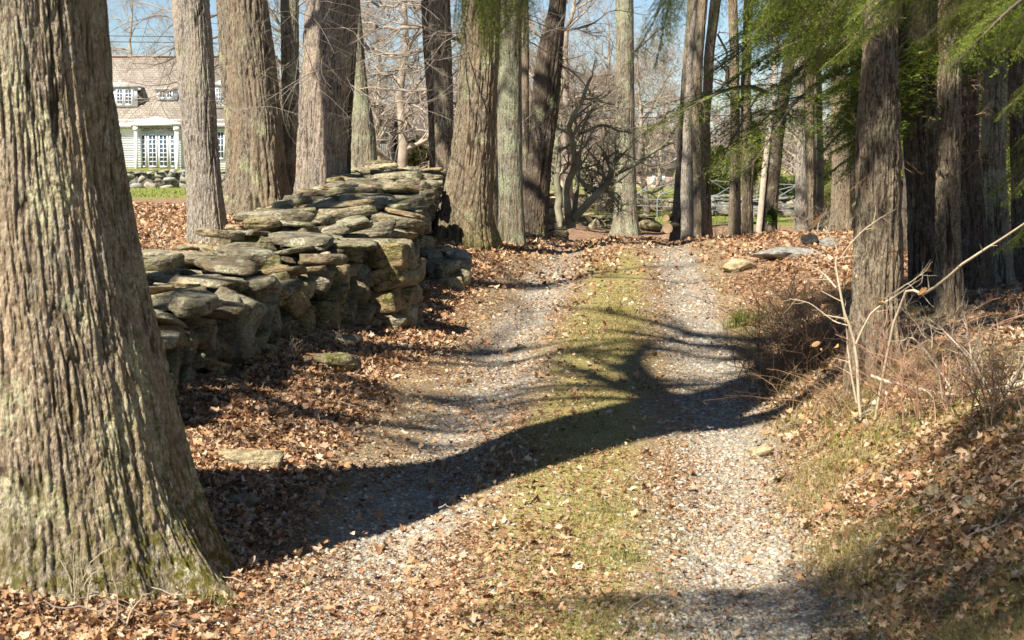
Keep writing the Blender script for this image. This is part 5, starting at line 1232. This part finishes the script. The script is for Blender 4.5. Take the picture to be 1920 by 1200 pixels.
# ------------------------------------------------------------------ saplings, brush and fallen branches
def bush(name, label, px, py, wpx, hpx, n, seed, mat='twig_red', cat='shrub', group='bare brush on the right bank', dirx=0., Y=None, r=.006, dn=1., spread=.6):
    rg_ = np.random.default_rng(seed); g = ground_at(px, py) if Y is None else at(px, py, Y); gz = float(G(g.x, g.y)); root_loc = Vector((g.x, g.y, gz)); s = g.y/F_PX
    W, H = wpx*s/2, hpx*s; m = 9; t = np.linspace(0, 1, m)
    bx = rg_.normal(size=n)*W*.35; by = rg_.normal(size=n)*W*.3; ex = bx+rg_.normal(size=n)*W*spread+dirx*W; ey = by+rg_.normal(size=n)*W*.5; h = H*rg_.uniform(.35, 1.05, n)
    P = np.zeros((n, m, 3)); P[..., 0] = bx[:, None]+(ex-bx)[:, None]*t**1.3; P[..., 1] = by[:, None]+(ey-by)[:, None]*t**1.3; P[..., 2] = h[:, None]*(t**.85)*(1-.25*t**2)
    P += np.cumsum(rg_.normal(size=P.shape)*H*.012, 1); P[..., 2] = np.maximum(P[..., 2], -.02)
    R0 = r*rg_.uniform(.5, 1.1, (n, 1))*np.linspace(1, .3, m)[None]
    a = sprout(rg_, P, R0, int(6*dn)+1, .15, .95, 45, H*.4, 7, .18, .03, .6); b = sprout(rg_, *a, 4, .2, .95, 42, H*.17, 5, .2, .05, .7)
    mb = MB()
    for (p, r_), k in (((P, R0), 5), (a, 4), (b, 3)): v, q = tubes(p, r_, k); mb.add(v, q)
    return tag(mb.build(name, M[mat], smooth=True, loc=root_loc), label, cat, group)
bush('brush', 'dense brown twig thicket in the sun left of the sunlit hemlock', 1520, 690, 300, 200, 90, 1, 'twig_brown', r=.004, dn=1.4)
bush('brush', 'low dark twig thicket on the shaded lip of the right bank', 1470, 725, 200, 120, 50, 2, 'twig_brown', r=.0035)
bush('brush', 'pale twiggy brush tangled at the foot of the sunlit hemlock', 1590, 765, 240, 110, 30, 3, 'twig_brown', r=.003)
bush('brush', 'reddish branching brush right of the sunlit hemlock', 1760, 790, 300, 190, 34, 4, 'twig_red', r=.004)
bush('brush', 'wide pale twiggy brush at the right picture edge', 1880, 790, 260, 200, 30, 5, 'twig_brown', r=.004)
bush('brush', 'thin twig brush between the boulder and the big hemlock trunk', 1490, 600, 260, 130, 60, 6, 'twig_brown', r=.004)
bush('brush', 'dark brush behind the yellow-brown trunk', 1710, 600, 160, 120, 20, 7, 'limb_dark', Y=13.2, r=.005)
bush('brush', 'long arching pale stems sprawling before the nearly black hemlock', 1850, 740, 330, 230, 10, 21, 'twig_pale', r=.006, dn=1., spread=.9)
bush('brush', 'arching reddish stems between the sunlit hemlock and the yellow-brown trunk', 1720, 700, 240, 170, 18, 22, 'twig_red', r=.0045, dn=1., spread=.9)
bush('brush', 'bleached wiry twigs spilling over the lip of the right bank', 1500, 765, 200, 90, 18, 23, 'twig_brown', r=.003, dn=1., spread=.8, dirx=-.4)
bush('weed_stalks', 'dry seed-headed weed stalks standing before the stone wall', 632, 655, 120, 90, 12, 8, 'twig_pale', 'weeds', None, -.5, r=.0025)
bush('weed_stalks', 'thin dead stalks at the foot of the wall left of the slabs', 545, 690, 60, 60, 7, 9, 'twig_pale', 'weeds', None, 0, r=.002)
bush('brush', 'thin suckers at the foot of the dark bent trunk', 995, 430, 50, 90, 7, 10, 'limb', 'shrub', None, Y=27.5)
bush('brush', 'thin sapling twigs behind the wall beside the huge maple', 292, 470, 90, 110, 12, 11, 'limb', 'shrub', None, Y=16)
bush('brush', 'sparse twigs sprouting in front of the huge maple foot', 120, 1150, 130, 170, 6, 12, 'twig_pale', 'shrub', None, Y=6.05, r=.003, dn=.4)
bush('brush', 'forked thin seedling in front of the huge maple foot', 205, 1190, 90, 230, 3, 13, 'twig_pale', 'shrub', None, Y=5.9, r=.0035, dn=.3, spread=.4)
bush('brush', 'leafless scrub under the hoop frame beside the stone rubble', 1350, 430, 120, 60, 18, 14, 'twig_far', 'shrub', None, Y=34)
bush('brush', 'leafless scrub at the base of the pale tan trunk', 1530, 440, 150, 80, 22, 15, 'twig_far', 'shrub', None, Y=25)
def sapling(name, label, lst, leafpts, Y, mat='twig_pale', cat='sapling', seed=1, tw=True, gp=None, ground=True):
    x, y, dy = lst[0][0][0]; p = at(x, y, Y+dy); g = Vector((p.x, p.y, float(G(p.x, p.y)) if ground else p.z))
    root = empty(name, g, label, cat, gp); rl = np.array(g); rg_ = np.random.default_rng(seed)
    for pix, r0, r1 in lst:
        C = np.array([np.array(at(x, y, Y+dy)) for x, y, dy in pix])-rl
        if pix is lst[0][0] and ground: C[0, 2] = min(C[0, 2], -.02)
        n = len(C); t = np.linspace(0, n-1, 14); i = t.astype(int).clip(0, n-2); f = (t-i)[:, None]; Pm = np.pad(C, ((1, 1), (0, 0)), mode='edge'); p0, p1, p2, p3 = Pm[i], Pm[i+1], Pm[i+2], Pm[i+3]
        C = .5*((2*p1)+(-p0+p2)*f+(2*p0-5*p1+4*p2-p3)*f*f+(-p0+3*p1-3*p2+p3)*f**3)+rg_.normal(size=(14, 3))*r0*.25
        R1 = np.linspace(r0, r1, 14); lv = [(C[None], R1[None])]
        if tw: a = sprout(rg_, C[None], R1[None], 6, .3, .97, 50, .16, 5, .15, .03, .6); lv.append(a)
        wood('stem', lv, M[mat], root, (7, 4))
    for j, (x, y, dy, s) in enumerate(leafpts):
        c = np.array(at(x, y, Y+dy))-rl; s = s*.62*Y/F_PX
        V, T, C_ = leaves(rg_, np.array([[0., 0.]]), s/.9, 0, .3, [(.55, .30, .12), (.60, .36, .18), (.5, .22, .07)], OV, OT, Z=np.zeros(1), curl=1.3)
        q = Quaternion((rg_.normal(), rg_.normal(), rg_.normal()), rg_.uniform(.6, 1.6)); V = V@np.array(q.to_matrix()).T
        link('dry_leaf', mesh_np('dry_leaf', V+c, tris=T, cols=C_, smooth=True), M['leaf'], root)
    return root
sapling('beech_sapling', 'slender pale beech sapling with a few dry orange leaves before the sunlit hemlock', [
    ([(1616, 752, 0), (1604, 650, 0), (1582, 580, 0), (1568, 500, 0), (1570, 470, 0), (1548, 425, 0)], .009, .003),
    ([(1606, 755, .05), (1594, 690, .05), (1588, 630, .05), (1580, 570, 0)], .006, .004),
    ([(1574, 488, 0), (1610, 440, -.1), (1650, 410, -.2), (1680, 392, -.3)], .005, .003),
    ([(1604, 645, 0), (1636, 585, 0), (1690, 548, 0), (1730, 520, -.1)], .0055, .003),
    ([(1590, 610, 0), (1560, 600, .1), (1520, 570, .1), (1480, 560, .1)], .004, .002),
    ([(1568, 540, 0), (1540, 510, .1), (1500, 490, .1)], .004, .002)],
    [(1534, 412, 0, 30), (1560, 408, 0, 26), (1488, 508, .1, 24), (1592, 512, 0, 30), (1606, 518, 0, 24), (1650, 556, 0, 24), (1648, 566, 0, 26), (1675, 474, -.2, 26), (1738, 506, -.1, 32), (1572, 476, 0, 30), (1726, 556, -.1, 30), (1530, 645, .1, 26), (1540, 655, .1, 24), (1568, 650, .1, 24)], 9.0, seed=2)
sapling('bare_sapling', 'long thin bare stem arching up to the right edge over the dark trunks', [([(1640, 640, .2), (1690, 560, 0), (1735, 550, -.2), (1800, 500, -.4), (1860, 460, -.6), (1930, 415, -.8)], .008, .005), ([(1660, 560, .1), (1720, 520, 0), (1730, 512, 0)], .004, .002)], [(1730, 545, -.2, 30)], 8.6, seed=3)
sapling('fallen_branch', 'long pale fallen branch lying across the brush under the hemlocks', [([(1634, 706, .3), (1690, 722, .1), (1760, 738, 0), (1830, 738, -.1), (1930, 716, -.2)], .008, .012), ([(1840, 738, -.1), (1880, 735, -.2), (1910, 700, -.3), (1935, 640, -.4)], .010, .008),
    ([(1790, 738, 0), (1720, 640, .2), (1690, 640, .2)], .005, .003), ([(1850, 720, -.1), (1820, 675, 0), (1770, 620, .1), (1740, 596, .2)], .006, .003), ([(1820, 680, 0), (1835, 640, 0), (1836, 608, 0)], .004, .002)], [], 8.2, cat='fallen branch', seed=4, ground=False)
sapling('broken_stub', 'thick broken pale branch stub poking from the leaves on the right bank', [([(1866, 806, 0), (1856, 775, 0), (1832, 740, .2), (1818, 735, .3)], .018, .010), ([(1860, 790, 0), (1880, 770, 0), (1925, 740, -.1)], .010, .006)], [], 7.9, cat='fallen branch', seed=5, tw=False)
sapling('fallen_branch', 'grey fallen stick on the right bank behind the shaded slope', [([(1790, 870, 0), (1840, 835, .2), (1925, 810, .3)], .008, .004), ([(1885, 860, 0), (1925, 830, 0)], .009, .006)], [], 7.4, cat='fallen branch', seed=6, tw=False, ground=False)
sapling('bare_sapling', 'little bare upright twig in the shade of the right bank', [([(1808, 1040, 0), (1806, 990, 0), (1802, 930, 0)], .004, .002), ([(1806, 990, 0), (1780, 950, .1)], .003, .001)], [], 6.9, seed=7, tw=False)
sapling('fallen_branch', 'thin dark twig lying on the lane among gravel near the camera', [([(1175, 1145, 0), (1230, 1115, .2), (1300, 1140, .1)], .004, .002)], [], 6.15, cat='fallen branch', seed=8, tw=False, ground=False, mat='limb')
sapling('fallen_branch', 'long pale stick on the leaves above the tan slab rock', [([(470, 830, 0), (530, 822, 0), (590, 818, 0)], .005, .002)], [], 9.6, cat='fallen branch', seed=9, tw=False, ground=False)
sapling('fallen_branch', 'pale dead branch lying behind the wall beside the thick dark trunk', [([(430, 412, 0), (480, 395, .3), (540, 382, .5)], .02, .008), ([(450, 404, 0), (500, 404, .3), (545, 400, .4)], .014, .006)], [], 25.5, cat='fallen branch', seed=10, ground=False)
